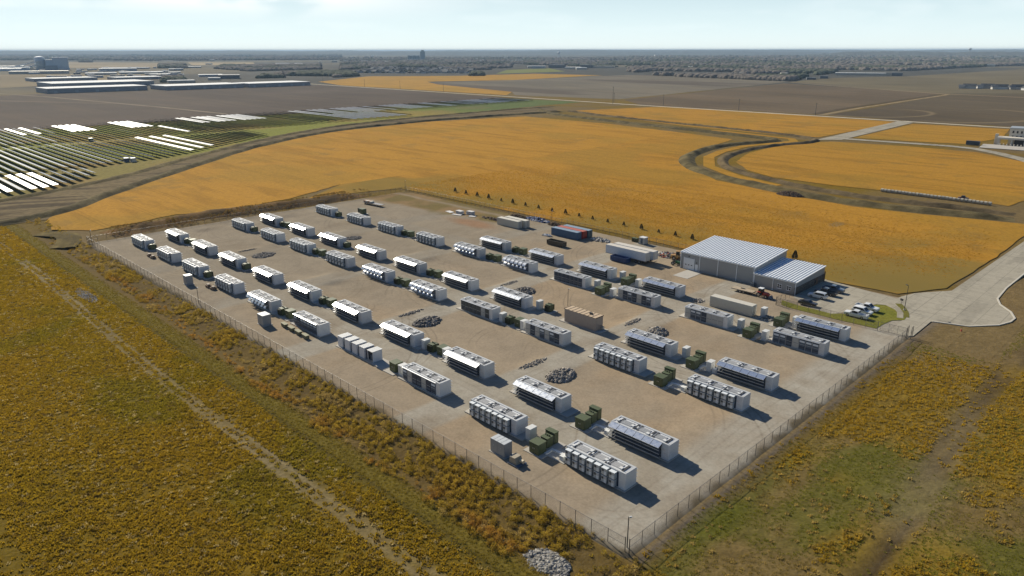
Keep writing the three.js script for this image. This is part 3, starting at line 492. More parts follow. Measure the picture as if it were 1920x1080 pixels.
// ---------------------------------------------------------------- transformers and switch cabinets between each pair
G.tank = merge([rbox(1.55, 1.75, 1.5, 0.05, 0, 1.05, 0)]); G.tankLid = rbox(1.7, 0.14, 1.65, 0.03, 0, 2.0, 0); G.fin = box0(0.10, 1.5, 0.55, 0, 0.35, 0); G.bush = cyl(0.09, 0.12, 0.35, 8, 0, 2.2, 0);
G.gcab = rbox(2.2, 1.95, 2.0, 0.04, 0, 1.12, 0); G.gcabRoof = rbox(2.3, 0.12, 2.1, 0.03, 0, 2.14, 0); G.gdoor = box(1.0, 1.7, 0.04); G.glatch = box(0.10, 0.22, 0.06); G.rcab = rbox(2.2, 2.15, 1.05, 0.04, 0, 1.2, 0); G.rcabRoof = rbox(2.3, 0.1, 1.15, 0.03, 0, 2.3, 0);
G.tslab = box0(6, 0.5, 4, 0, -0.4, 0);
function transformer(x, z, label, kind) {
  const o = thing('transformer', label, 'transformer', [x, 0, z], 0, 'green transformers between the containers');
  const s = part('slab', G.tslab, K.slab, o);
  const tank = (X, Z) => { part('tank', G.tank, K.green, o).position.set(X, 0, Z); part('lid', G.tankLid, K.green, o).position.set(X, 0, Z); for (const sd of [-1, 1]) for (let k = 0; k < 5; k++) part('radiator_fin', G.fin, K.greenDark, o).position.set(X - 0.6 + k * 0.3, 0, Z + sd * 1.02); for (let k = 0; k < 3; k++) part('bushing', G.bush, K.greenDark, o).position.set(X - 0.45 + k * 0.45, 0, Z - 0.2); };
  const cab = (X, Z) => { part('cabinet', G.gcab, K.green, o).position.set(X, 0, Z); part('cabinet_roof', G.gcabRoof, K.green, o).position.set(X, 0, Z); for (const q of [-0.53, 0.53]) { const d = part('door', G.gdoor, K.green, o); d.position.set(X + q, 1.12, Z + 1.015); part('latch', G.glatch, K.latch, d).position.set(q < 0 ? 0.38 : -0.38, 0.1, 0.03); } };
  if (kind === 'P') { tank(0.9, -1.5); s.scale.set(0.55, 1, 0.8); s.position.set(0.9, 0, -1.5); }
  if (kind === 'Q') { tank(0.9, -1.5); cab(4.1, -1.9); s.scale.set(1.05, 1, 0.9); s.position.set(2.5, 0, -1.6); }
  if (kind === 'R') { tank(-0.2, 1.2 - 3.2); cab(0, 0.55); part('rear_cabinet', G.rcab, K.green, o).position.set(-0.6, 0, -3.75); part('rear_cabinet_roof', G.rcabRoof, K.green, o).position.set(-0.6, 0, -3.75); s.scale.set(0.72, 1, 1.62); s.position.set(-0.1, 0, -1.4); }
  return o;
}
G.wcab = rbox(1.15, 2.15, 1.75, 0.04, 0, 1.18, 0); G.wcabTop = rbox(1.25, 0.10, 1.85, 0.03, 0, 2.3, 0); G.wslab = box0(1.6, 0.45, 2.3, 0, -0.35, 0); G.wdoor = box(0.95, 1.8, 0.04);
function cabinet(x, z, label) { const o = thing('switch_cabinet', label, 'cabinet', [x, 0, z], 0, 'pale switch cabinets beside the transformers'); part('slab', G.wslab, K.slab, o); part('housing', G.wcab, K.white, o); part('roof', G.wcabTop, K.white, o); const d = part('door', G.wdoor, K.white, o); d.position.set(0, 1.2, 0.89); part('latch', G.glatch, K.latch, d).position.set(0.36, 0, 0.03); return o; }
for (let r = 0; r < 6; r++) for (let p = 0; p < 5; p++) {
  const c = 2 * p, x = XB(c), z = ZR(r); if (r === 5 && p < 2) continue;
  const where = `${ORD[p]} pair of the ${ROWN[r]}`;
  if (p < 2) transformer(x + (r === 0 && p === 0 ? 0.9 : 1.6), z, `small dark green finned transformer, ${where}`, (r + p) % 2 && r > 0 ? 'Q' : 'P');
  else if (p === 2) transformer(x + 2.7, z + 0.1, `green finned transformer with plain cabinet, ${where}`, 'Q');
  else if (p === 3 && r === 0) { transformer(x + 3.2, z + 0.3, `green transformer right of the five white cubicles`, 'Q').children.filter((k) => /tank|lid|radiator|bushing/.test(k.name)).forEach((k) => k.removeFromParent()); cabinet(x + 9.9, z - 1.5, 'pale cabinet between green transformer and dark-doored container near long fence'); }
  else if (p === 3 && r < 3) { cabinet(x + 2.2, z - 1.7, `narrow grey cabinet left of transformer, ${where}`); transformer(x + 3.9, z - 0.2, `green finned transformer in line, ${where}`, 'Q'); cabinet(x + 9.7, z - 1.7, `pale cabinet right of transformer, ${where}`); }
  else if (p === 3 && r === 3) { cabinet(x + 2.3, z - 3.2, 'lone pale cabinet behind awning container left of the tan shed'); transformer(x + 4.7, z - 1.9, 'dark green finned transformer standing left of the tan shed', 'P'); }
  else { transformer(x + (r === 5 && p === 4 ? 8.2 : 6.3), z + 0.6, `green transformer with front and rear cabinets, ${where}`, 'R'); if (r >= 3 || r === 0) cabinet(x + (r === 0 ? 2.3 : 2.0), z - (r === 0 ? 1.4 : 3.2), `pale cabinet left of transformer, ${where}`); if (r >= 3) cabinet(x + 9.9 + (r === 5 && p === 4 ? 1.0 : 0), z + (r === 5 && p === 4 ? -2.4 : -0.3), `pale cabinet right of transformer, ${where}`); }
}
// cable ducts in front of the odd containers of the nearest pairs
for (const [r, c] of [[0, 9], [1, 9], [2, 9], [3, 9]]) {
  const x = XB(c) - UL, z = ZR(r), o = thing('cable_duct', `pale cable duct, last container pair of the ${ROWN[r]}`, 'duct', [x, 0, z], 0, 'cable ducts beside the transformers');
  part('trough', merge([box0(4.2, 0.35, 0.5, -2.2, 0.0, -1.0), box0(0.5, 0.35, 2.0, -4.0, 0.001, -0.1)]), K.white, o); part('cover', box0(3.0, 0.06, 0.56, -2.0, 0.352, -1.0), K.vent, o); part('junction_box', rbox(0.9, 0.9, 1.0, 0.04, -0.75, 0.47, -0.05), K.white, o); part('base', box0(5.2, 0.4, 3.4, -2.4, -0.32, -0.8), K.slab, o);
}

// ---------------------------------------------------------------- chain-link fences
const linkTex = dataTex(64, 64, (i, j) => { const u = ((i + j) % 32) / 32, v = ((i - j + 64) % 32) / 32; const a = Math.min(Math.abs(u - 0.5), Math.abs(v - 0.5)) < 0.062 ? 1 : 0; return [a, a, a]; });
const linkMat = new THREE.MeshStandardMaterial({ color: new THREE.Color().setRGB(0.15, 0.135, 0.12), roughness: 0.6, metalness: 0.4, alphaMap: linkTex, transparent: true, side: THREE.DoubleSide });
G.post = cyl(0.05, 0.05, 2.85, 6, 0, 0.92, 0); G.cornerPost = cyl(0.075, 0.075, 3.0, 8, 0, 1.0, 0);
const bayCache = {};
function bay(w) { const k = w.toFixed(2); if (!bayCache[k]) { const g = new THREE.PlaneGeometry(w, 2.15); g.translate(w / 2, 1.18, 0); const uv = g.attributes.uv; for (let i = 0; i < uv.count; i++) uv.setXY(i, uv.getX(i) * w / 0.26, uv.getY(i) * 2.15 / 0.26); bayCache[k] = [g, cyl(0.035, 0.035, w, 5).rotateZ(Math.PI / 2).translate(w / 2, 2.28, 0), cyl(0.012, 0.012, w, 4).rotateZ(Math.PI / 2).translate(w / 2, 0.08, 0)]; } return bayCache[k]; }
function fence(a, b, label, y = -0.08) {
  const dx = b[0] - a[0], dz = b[1] - a[1], L = Math.hypot(dx, dz), n = Math.round(L / 3), w = L / n;
  const o = thing('chain_link_fence', label, 'fence', [a[0], y, a[1]], Math.atan2(-dz, dx), 'chain-link fences round the yard'), [pg, rg, wg] = bay(w);
  for (let k = 0; k <= n; k++) part('post', k === 0 || k === n ? G.cornerPost : G.post, K.galv, o).position.x = k * w;
  for (let k = 0; k < n; k++) { part('mesh_panel', pg, linkMat, o).position.x = k * w; const t = part('top_rail', rg, K.galv, o); t.position.x = k * w; }
  for (const k of [0, n - 1]) { const m = part('brace_rail', rg, K.galv, o); m.position.set(k * w, -1.15, 0); }
  return o;
}
fence([-288.3, -70.1], [-48.3, -70.1], 'long chain-link fence along the weedy ditch in front');
fence([-47.6, -70.1], [-47.6, -181.4], 'chain-link fence along the right edge of the gravel yard');
fence([-287.8, -212.4], [-287.8, -70.4], 'chain-link fence along the far left end of the yard');
fence([-287.5, -212.7], [-119.6, -212.7], 'chain-link fence behind the yard beside the row of saplings');
fence([-80.6, -181.6], [-54.2, -181.6], 'short chain-link fence between gravel yard and car park lawn');
fence([-80.8, -193.0], [-80.8, -181.9], 'very short chain-link fence end beside the low office wing');
{ // sliding gate
  const o = thing('gate', 'chain-link sliding gate at the yard entrance with tall posts', 'gate', [-53.8, -0.05, -182.0]), [pg, rg] = bay(6.0);
  part('mesh_panel', pg, linkMat, o); part('top_rail', rg, K.galv, o); part('bottom_rail', rg, K.galv, o).position.y = -2.1; for (const x of [0, 2, 4, 6]) part('upright', box0(0.05, 2.2, 0.05, x, 0.08, 0), K.galv, o);
  for (const [x, z] of [[6.2, 0.3], [6.2, -0.6], [7.1, 0.1], [7.1, -0.9]]) part('gate_post', cyl(0.08, 0.08, 3.2, 8, x, 1.3, z), K.galv, o);
}
// ---------------------------------------------------------------- lamp and camera poles
function pole(name, x, z, h, label, kind, turn = 0) {
  const o = thing(name, label, 'pole', [x, 0, z], turn); part('mast', cyl(0.06, 0.09, h + 0.4, 8, 0, h / 2 - 0.2, 0), kind === 'steel' ? K.galv : K.black, o);
  if (kind === 'lamp') { part('arm', box(0.9, 0.07, 0.07, 0.35, h - 0.05, 0), K.black, o); part('lamp_head', rbox(0.75, 0.16, 0.4, 0.05, 0.7, h, 0), K.black, o); part('footing', cyl(0.25, 0.28, 0.7, 10, 0, 0.05, 0), K.slab, o); }
  else { part('bracket', box(0.4, 0.05, 0.05, 0.15, h - 0.15, 0), K.galv, o); part('camera_head', rbox(0.36, 0.2, 0.2, 0.05, 0.3, h, 0), K.vent, o); }
  return o;
}
pole('camera_pole', -48.6, -71.0, 5.0, 'thin dark camera pole inside the nearest fence corner', 'cam', 0.8);
pole('camera_pole', -192.9, -71.0, 4.8, 'thin camera pole on the long fence near a grey cabinet', 'cam', 0.4);
pole('camera_pole', -121.0, -142.0, 4.6, 'pale thin pole standing in the yard behind the tan shed', 'steel', 0.2);
pole('camera_pole', -287.0, -211.8, 5.2, 'thin pole at the far rear corner of the fence', 'cam', 2);
pole('camera_pole', -287.0, -71.2, 4.6, 'thin pole at the far left corner of the fence', 'cam', 1);
pole('camera_pole', -190.0, -211.8, 5.0, 'thin pole on the rear fence near the scrap heap', 'cam', 0);
pole('street_lamp', -54.5, -201.8, 6.9, 'tall dark street lamp on the verge by the turning circle', 'lamp', 2.4);
{ const o = thing('road_sign', 'small dark sign on a post beside the street lamp', 'sign', [-56.1, 0, -203.9], -0.4); part('post', cyl(0.04, 0.04, 2.4, 6, 0, 1.1, 0), K.galv, o); part('board', rbox(0.95, 0.6, 0.05, 0.02, 0, 2.1, 0), K.black, o); }
{ const o = thing('hydrant', 'red fire hydrant on bare earth by the turning circle', 'hydrant', [-39.4, -0.3, -195.6]), m = M([0.45, 0.08, 0.04], 0.5); part('barrel', cyl(0.14, 0.16, 0.75, 10, 0, 0.36, 0), m, o); part('cap', new THREE.SphereGeometry(0.16, 10, 6).translate(0, 0.75, 0), m, o); part('outlet', cyl(0.07, 0.07, 0.5, 8).rotateZ(Math.PI / 2).translate(0, 0.5, 0), m, o); }

// ---------------------------------------------------------------- the steel building
{
  const wall = M([0.36, 0.365, 0.36], 0.55, 0.1, { map: streak }), roofM = M([0.33, 0.40, 0.49], 0.5, 0.25, { map: grain, roughnessMap: rough1 }), trim = M([0.80, 0.81, 0.81], 0.5, 0.05), whiteD = M([0.70, 0.71, 0.70], 0.5), stone = M([0.115, 0.098, 0.080], 0.95, 0, { map: grain }), glass = M([0.02, 0.024, 0.028], 0.08, 0, {});
  const o = thing('warehouse', 'grey steel building with ribbed roofs and a lower office wing', 'building', [-118.9, -0.05, -194.2]);
  const prism = (x0, x1, zf, zb, hf, hb) => { const s = new THREE.Shape(); s.moveTo(-zf, 0); s.lineTo(-zf, hf); s.lineTo(-zb, hb); s.lineTo(-zb, 0); const g = new THREE.ExtrudeGeometry(s, { depth: x1 - x0, bevelEnabled: false }); g.rotateY(Math.PI / 2); g.translate(x0, 0, 0); return g; };
  const mk = (n, x0, x1, zf, zb, hf, hb) => {
    const w = part('wall', prism(x0, x1, zf, zb, hf, hb), wall, o); const W = x1 - x0, D = zf - zb, sl = Math.atan2(hb - hf, D), len = Math.hypot(D, hb - hf) + 0.5;
    const ribs = []; for (let x = x0 + 0.15; x < x1; x += 0.3) ribs.push(box0(0.06, hf - 0.25, 0.04, x, 0.05, zf + 0.02)); part('wall_corrugation', merge(ribs), wall, w).userData.kind = 'stuff';
    const n2 = Math.round(W / 0.92), pw = W / n2, pg = box(pw - 0.03, 0.06, len), sg = box(0.36, 0.15, len);
    const rf = part('roof', box(W + 0.3, 0.05, len + 0.02), roofM, o); const cy = (hf + hb) / 2 + 0.05, cz = (zf + zb) / 2; rf.position.set((x0 + x1) / 2, cy, cz); rf.rotation.x = sl;
    for (let k = 0; k < n2; k++) { const p = part('roof_panel', pg, roofM, rf); p.position.set(-W / 2 + (k + 0.5) * pw, 0.055, 0); }
    for (let k = 0; k <= n2; k++) { const p = part('roof_seam', sg, trim, rf); p.position.set(-W / 2 + k * pw, 0.10, 0); }
    for (const [gx, gy, gz, gw, gh, gd] of [[(x0 + x1) / 2, hf - 0.08, zf + 0.12, W + 0.4, 0.26, 0.16]]) part('gutter', box(gw, gh, gd, gx, gy, gz), trim, o);
    for (const x of [x0 - 0.09, x1 + 0.09]) { const v = part('verge_trim', box(0.14, 0.24, len), trim, o); v.position.set(x, cy + 0.02, cz); v.rotation.x = sl; }
    return w;
  };
  mk(0, 0, 25.2, 0, -20.2, 5.25, 6.7); mk(1, 25.4, 38.2, 0.7, -18.4, 3.65, 4.5);
  for (const x of [0.12, 6.9, 13.2, 19.5, 25.0]) part('downpipe', box0(0.16, 5.1, 0.14, x, 0, 0.14), trim, o);
  for (const x of [25.6, 31.4, 38.1]) part('downpipe', box0(0.16, 3.5, 0.14, x, 0, 0.84), trim, o);
  const rd = part('roller_door', box0(3.5, 3.7, 0.10, 3.1, 0.05, 0.06), whiteD, o); for (let k = 0; k < 6; k++) part('door_panel', box(3.4, 0.56, 0.05, 3.1, 0.40 + k * 0.6, 0.13), whiteD, rd); for (const q of [-1.05, 0, 1.05]) part('pane', box(0.5, 0.26, 0.03, 3.1 + q, 1.60, 0.165), glass, rd);
  for (const q of [1.25, 4.95]) part('door_frame', box0(0.14, 3.9, 0.14, q, 0, 0.09), trim, rd);
  const pd = part('door', box0(1.0, 2.15, 0.08, 5.85, 0.02, 0.06), whiteD, o); part('handle', box(0.08, 0.14, 0.08, 6.2, 1.05, 0.13), K.steel, pd); part('wall_lamp', rbox(0.35, 0.2, 0.25, 0.04, 5.85, 2.75, 0.18), K.black, o); part('wall_lamp', rbox(0.4, 0.22, 0.3, 0.04, 3.1, 4.35, 0.2), K.black, o);
  for (const [x, w] of [[33.4, 1.3], [36.2, 1.3]]) { const f = part('window', box(w, 1.35, 0.08, x, 1.65, 0.76), trim, o); for (const q of [-1, 1]) for (const v of [-1, 1]) part('pane', box(w / 2 - 0.16, 0.50, 0.03, x + q * (w / 4 - 0.01), 1.65 + v * 0.30, 0.81), glass, f); part('sill', box(w + 0.14, 0.07, 0.16, x, 0.94, 0.80), trim, f); }
  // stone base of the office end wall: courses of blocks
  const sb = part('stone_base', box0(0.10, 2.3, 18.6, 38.26, 0, -8.8), stone, o), bg = [box(0.08, 0.26, 0.62), box(0.09, 0.26, 0.40), box(0.075, 0.26, 0.5)], r = rng(5), stones = [stone, M([0.15, 0.125, 0.10], 0.95, 0, { map: grain }), M([0.085, 0.072, 0.06], 0.95, 0, { map: grain })];
  for (let y = 0; y < 8; y++) for (let z = 0.35; z > -17.9;) { const k = Math.floor(r() * 3), l = [0.62, 0.40, 0.5][k]; if (z < -11.2 && z > -13.8 && y < 7) { z -= 0.3; continue; } part('stone_block', bg[k], stones[Math.floor(r() * 3)], sb).position.set(38.33 + r() * 0.012, 0.16 + y * 0.28, z - l / 2); z -= l + 0.03; }
  const ed = part('office_door', box0(0.08, 2.2, 2.3, 38.36, 0.02, -12.5), M([0.10, 0.045, 0.02], 0.6), o); part('pane', box(0.03, 1.3, 0.7, 38.41, 1.3, -12.0), glass, ed); part('handle', box(0.06, 0.2, 0.05, 38.43, 1.0, -12.6), K.steel, ed);
  part('canopy_post', box0(0.25, 3.2, 0.25, 38.7, 0, -17.6), M([0.12, 0.055, 0.03], 0.8), o);
  const ac = thing('heat_pump', 'dark outdoor unit in the corner of the steel building', 'machine', [-93.2, 0, -192.6]); part('housing', rbox(1.1, 1.0, 1.0, 0.05, 0, 0.55, 0), K.doorMid, ac); part('fan_guard', cyl(0.4, 0.4, 0.06, 14, 0, 1.07, 0), K.black, ac);
  const dr = structure('driveway', box0(5.2, 0.3, 9.2, -113.2, -0.24, -189.8), K.slab);
}
// ---------------------------------------------------------------- shipping containers, sheds, skips, trailers
function corrugated(L, H, W) { const l = [box0(L, H, W, 0, 0.08, 0)]; for (let x = -L / 2 + 0.28; x < L / 2 - 0.1; x += 0.28) for (const s of [-1, 1]) l.push(box0(0.13, H - 0.3, 0.05, x, 0.22, s * (W / 2 + 0.018))); for (const a of [-1, 1]) for (const b of [-1, 1]) l.push(box0(0.16, H + 0.03, 0.16, a * (L / 2 - 0.06), 0.065, b * (W / 2 - 0.05))); return merge(l); }
function boxContainer(x, z, L, H, W, m, rm, label, group) {
  const o = thing('shipping_container', label, 'container', [x, 0, z], 0, group); part('body', corrugated(L, H, W), m, o);
  part('roof', box0(L - 0.05, 0.05, W - 0.05, 0, H + 0.09, 0), rm, o); for (const s of [-1, 1]) { const d = part('door', box(0.06, H - 0.3, W / 2 - 0.06, L / 2 + 0.03, H / 2 + 0.08, s * W / 4), m, o); part('lock_bar', cyl(0.03, 0.03, H - 0.35, 6, L / 2 + 0.09, H / 2 + 0.08, s * W / 8), K.galv, d); }
  for (const a of [-1, 1]) for (const b of [-1, 1]) part('foot', box0(0.3, 0.35, 0.25, a * (L / 2 - 0.2), -0.2, b * (W / 2 - 0.15)), K.slab, o);
  return o;
}
const blueC = M([0.060, 0.120, 0.215], 0.5, 0.1, { map: streak }), blueRoof = M([0.20, 0.28, 0.36], 0.6, 0.1, { map: streak }), redC = M([0.36, 0.030, 0.018], 0.5, 0.1, { map: streak }), redRoof = M([0.42, 0.10, 0.065], 0.6, 0.05, { map: streak }), tealC = M([0.05, 0.10, 0.13], 0.5, 0.1, { map: streak });
boxContainer(-87.0, -169.6, 12.2, 2.75, 2.5, K.cream, K.cream, 'lone cream shipping container in the yard between container rows', null);
boxContainer(-198.2, -196.0, 11.6, 2.7, 2.44, K.cream, K.cream, 'front one of two cream containers near the rear fence', 'two cream containers');
boxContainer(-197.0, -199.0, 11.6, 2.7, 2.44, K.cream, K.cream, 'rear one of two cream containers near the rear fence', 'two cream containers');
boxContainer(-171.0, -198.7, 12.6, 2.65, 2.44, blueC, blueRoof, 'blue shipping container nearest the camera, beside a red one', 'containers side by side at the rear');
boxContainer(-170.6, -201.4, 12.6, 2.65, 2.44, redC, redRoof, 'red shipping container between two blue ones', 'containers side by side at the rear');
boxContainer(-170.2, -204.1, 12.6, 2.65, 2.44, tealC, blueRoof, 'blue-grey shipping container behind the red one', 'containers side by side at the rear');
{ // tan shed with slatted roof
  const tan = M([0.36, 0.29, 0.235], 0.8, 0, { map: streak }), tanR = M([0.46, 0.345, 0.225], 0.8, 0, { map: grain }), o = thing('equipment_shed', 'tall tan equipment shed with a seamed roof, fourth row', 'shed', [-108.0, 0, -132.9]);
  part('slab', box0(13.2, 0.6, 3.6, 0, -0.45, 0), K.slab, o); part('wall', box0(10.1, 3.4, 2.9, 0, 0.12, 0), tan, o); for (let k = 0; k < 8; k++) part('roof_panel', rbox(1.12, 0.12, 3.05, 0.02, -4.5 + k * 1.286, 3.58, 0), tanR, o); for (let k = 0; k < 9; k++) part('roof_seam', box(0.10, 0.22, 3.1, -5.13 + k * 1.283, 3.58, 0), M([0.10, 0.07, 0.05], 0.8), o);
  part('roof_fan', rbox(0.7, 0.4, 0.6, 0.05, 2.4, 3.85, 0), K.black, o); const pp = part('pipework', merge([cyl(0.06, 0.06, 1.6, 8, 5.5, 0.8, 0.6), cyl(0.06, 0.06, 1.2, 8, 5.7, 0.6, 0.1), cyl(0.06, 0.06, 1.3, 8).rotateZ(Math.PI / 2).translate(5.6, 1.2, -0.5), cyl(0.05, 0.05, 3.6, 8).rotateZ(Math.PI / 2).translate(7.2, 0.16, -1.2)]), K.galv, o); part('valve_box', rbox(0.5, 0.7, 0.6, 0.03, 5.55, 0.6, -0.9), K.cream, o);
}
// grey cabinets by the long fence
function hut(x, z, w, h, d, label, n) {
  const o = thing('service_cabinet', label, 'cabinet', [x, 0, z], 0, 'grey service cabinets along the long fence'), m = M([0.30, 0.31, 0.31], 0.55, 0.1, { map: streak }), rm = M([0.47, 0.49, 0.50], 0.5, 0.2, { map: grain });
  part('slab', box0(w + 0.5, 0.5, d + 0.5, 0, -0.4, 0), K.slab, o); part('housing', box0(w, h, d, 0, 0.12, 0), m, o); for (let k = 0; k < n; k++) part('roof_panel', rbox(w / n - 0.06, 0.10, d + 0.12, 0.02, -w / 2 + (k + 0.5) * w / n, h + 0.17, 0), rm, o);
  for (const s of [-1, 1]) { const q = part('door', box(w / 2 - 0.12, h - 0.2, 0.05, s * w / 4, h / 2 + 0.12, d / 2 + 0.02), m, o); part('latch', box(0.08, 0.16, 0.05, s * w / 4 - 0.1, h / 2 + 0.3, d / 2 + 0.06), K.vent, q); } return o;
}
hut(-213.0, -76.3, 2.3, 2.65, 1.9, 'plain grey cabinet by the long fence, leftmost of three', 1); hut(-165.8, -76.5, 3.0, 2.6, 2.1, 'plain grey cabinet by the long fence, middle of three', 1); hut(-79.0, -76.0, 3.5, 2.4, 1.8, 'grey cabinet with striped roof by the long fence, nearest of three', 4);
{ const o = thing('pump_skid', 'low beige pump skid with white feet beside the striped cabinet', 'machine', [-74.6, 0, -75.4]), m = M([0.33, 0.28, 0.20], 0.7, 0, { map: grain }); part('frame', box0(2.6, 0.16, 2.2, 0, 0.12, 0), K.doorMid, o); part('housing', (() => { const s = new THREE.Shape(); s.moveTo(-0.9, 0); s.lineTo(-0.7, 1.1); s.lineTo(0.4, 1.1); s.lineTo(0.8, 0); const g = new THREE.ExtrudeGeometry(s, { depth: 1.5, bevelEnabled: true, bevelSize: 0.04, bevelThickness: 0.04, bevelSegments: 1 }); g.translate(-0.2, 0.28, -0.75); return g; })(), m, o); part('motor', cyl(0.32, 0.32, 0.8, 12).rotateZ(Math.PI / 2).translate(0.9, 0.75, -0.3), M([0.6, 0.5, 0.32], 0.5), o); for (const a of [-1, 1]) for (const b of [-1, 1]) part('foot', cyl(0.14, 0.16, 0.32, 8, a * 1.15, 0.02, b * 0.95), K.vent, o); }
// four white cubicles and an open frame at the seventh place
{ const X0 = XB(6) - 13.7, Z0 = ZR(0); const wm = M([0.62, 0.64, 0.67], 0.45, 0.1, { map: grain }), dk = M([0.05, 0.055, 0.07], 0.5), sl = single('foundation', box0(19.2, 0.6, 3.6, 0, -0.44, 0), K.slab, 'long concrete slab under the white cubicles near the long fence', 'slab', [X0 + 9.2, 0, Z0 - 1.5]);
  const one = (k, label) => { const o = thing('cubicle', label, 'cabinet', [X0 + 1.2 + k * 2.95, 0.16, Z0 - 1.5], 0, 'white cubicles on one slab'); part('housing', box0(2.1, 2.5, 2.7, 0, 0, 0), wm, o); for (let q = 0; q < 3; q++) part('roof_panel', rbox(0.66, 0.09, 2.8, 0.02, -0.70 + q * 0.70, 2.54, 0), K.white, o); part('side_recess', box0(0.75, 2.3, 2.2, 1.42, 0.02, -0.1), dk, o); part('front_panel', box(1.9, 2.3, 0.05, 0, 1.25, 1.37), wm, o); return o; };
  ['leftmost white cubicle on the long slab', 'second white cubicle from left on the long slab', 'third white cubicle from left on the long slab', 'fourth white cubicle from left on the long slab'].forEach((l, k) => one(k, l));
  const o = thing('open_frame', 'open-sided white frame with roof at the right end of the slab', 'frame', [X0 + 1.2 + 4 * 2.95 + 0.2, 0.16, Z0 - 1.5], 0, 'white cubicles on one slab'); part('end_wall', box0(0.12, 2.5, 2.5, 1.0, 0, 0), wm, o); for (let q = 0; q < 3; q++) part('roof_panel', rbox(0.68, 0.09, 2.8, 0.02, -0.66 + q * 0.72, 2.54, 0), K.white, o); for (const z of [-1.2, 1.2]) part('post', box0(0.1, 2.5, 0.1, -0.95, 0, z), wm, o); part('rack', merge([box0(1.3, 0.9, 0.8, -0.1, 0, -0.5), box0(0.6, 1.3, 0.5, -0.4, 0, 0.5)]), K.doorMid, o);
}
function skip(x, z, L, W, H, m, label) {
  const o = thing('skip', label, 'skip', [x, 0, z]); const t = 0.08; part('floor', box0(L - 0.1, t, W - 0.1, 0, 0.2, 0), m, o);
  for (const s of [-1, 1]) { const p = part('side_wall', box0(L, H, t, 0, 0.2, s * (W / 2)), m, o); for (let k = 0; k < 9; k++) part('rib', box0(0.12, H - 0.1, 0.1, -L / 2 + 0.3 + k * (L - 0.6) / 8, 0.24, s * (W / 2 + 0.08)), m, p); part('rim', box(L + 0.05, 0.14, 0.18, 0, H + 0.2, s * (W / 2 + 0.01)), m, p); const e = part('end_wall', box0(t, H, W - 0.1, s * (L / 2 - 0.05), 0.2, 0), m, o); part('rim', box(0.16, 0.14, W - 0.2, s * (L / 2 - 0.05), H + 0.2, 0), m, e); }
  for (const a of [-1, 1]) for (const b of [-1, 1]) part('wheel', cyl(0.13, 0.13, 0.16, 10).rotateX(Math.PI / 2).translate(a * (L / 2 - 0.5), 0.11, b * (W / 2 - 0.2)), K.black, o); return o;
}
skip(-165.2, -186.9, 7.4, 2.3, 1.5, M([0.085, 0.070, 0.050], 0.7, 0.2, { map: streak }), 'rusty brown open skip in front of the blue containers'); skip(-136.6, -186.2, 6.4, 2.4, 1.5, M([0.022, 0.055, 0.165], 0.5, 0.1, { map: streak }), 'blue open skip in front of the two white trailers');
G.tyre = new THREE.TorusGeometry(0.37, 0.145, 8, 16); G.rim = G.rim; G.hub = cyl(0.26, 0.26, 0.2, 12).rotateX(Math.PI / 2);
const tyreM = M([0.018, 0.018, 0.018], 0.85), rimM = M([0.45, 0.45, 0.46], 0.3, 0.8);
function wheel(o, x, y, z, r = 0.5, w = 1) { const t = part('wheel', G.tyre, tyreM, o); t.position.set(x, y, z); t.scale.set(r / 0.515, r / 0.515, w); part('rim', G.hub, rimM, t); return t; }
function semi(x, z, label) {
  const o = thing('semi_trailer', label, 'trailer', [x, 0, z], 0, 'two white trailers parked side by side'), L = 16.2, m = M([0.52, 0.56, 0.62], 0.5, 0.1, { map: streak }), rm = M([0.58, 0.54, 0.47], 0.6, 0, { map: streak });
  part('body', box0(L, 2.75, 2.5, 0, 1.2, 0), m, o); part('roof', rbox(L - 0.05, 0.08, 2.45, 0.02, 0, 3.98, 0), rm, o); for (const s of [-1, 1]) { part('side_rail', box0(L, 0.16, 0.05, 0, 1.1, s * 1.25), K.galv, o); const d = part('rear_door', box(0.06, 2.55, 1.16, L / 2 + 0.03, 2.55, s * 0.6), K.white, o); for (const q of [-0.25, 0.25]) part('lock_bar', cyl(0.025, 0.025, 2.5, 6, L / 2 + 0.09, 2.55, s * 0.6 + q), K.galv, d); part('corner_post', box0(0.12, 2.8, 0.12, L / 2, 1.18, s * 1.22), K.cream, o); part('landing_leg', box0(0.14, 1.15, 0.14, -L / 2 + 3, -0.02, s * 0.8), K.galv, o); }
  part('chassis', box0(9, 0.25, 1.0, 2.5, 0.85, 0), K.black, o); part('bumper', box0(0.1, 0.12, 2.3, L / 2 - 0.05, 0.5, 0), K.black, o); for (const ax of [4.3, 5.6]) for (const s of [-1, 1]) wheel(o, ax, 0.5, s * 1.05, 0.5, 1.4); return o;
}
semi(-136.3, -189.6, 'white box trailer, nearer of two, behind the blue skip'); semi(-135.4, -192.6, 'white box trailer, farther of two, behind the blue skip');
{ const o = thing('power_unit', 'small grey generator box with pale roof near the rear fence', 'machine', [-144.6, 0, -210.4]); part('housing', box0(2.3, 2.3, 2.2, 0, 0.1, 0), K.doorPale, o); part('roof', rbox(2.5, 0.12, 2.4, 0.03, 0, 2.45, 0), K.vent, o); part('door', box(0.9, 1.8, 0.05, 0, 1.2, 1.12), K.doorMid, o); part('skid', box0(2.6, 0.15, 2.4, 0, -0.03, 0), K.black, o); }
{ const o = thing('equipment_box', 'dark green box beside the grey generator by the rear fence', 'box', [-148.6, 0, -211.0]); part('housing', rbox(2.2, 1.3, 1.3, 0.05, 0, 0.66, 0), K.greenDark, o); part('lid', rbox(2.3, 0.1, 1.4, 0.03, 0, 1.33, 0), K.green, o); }

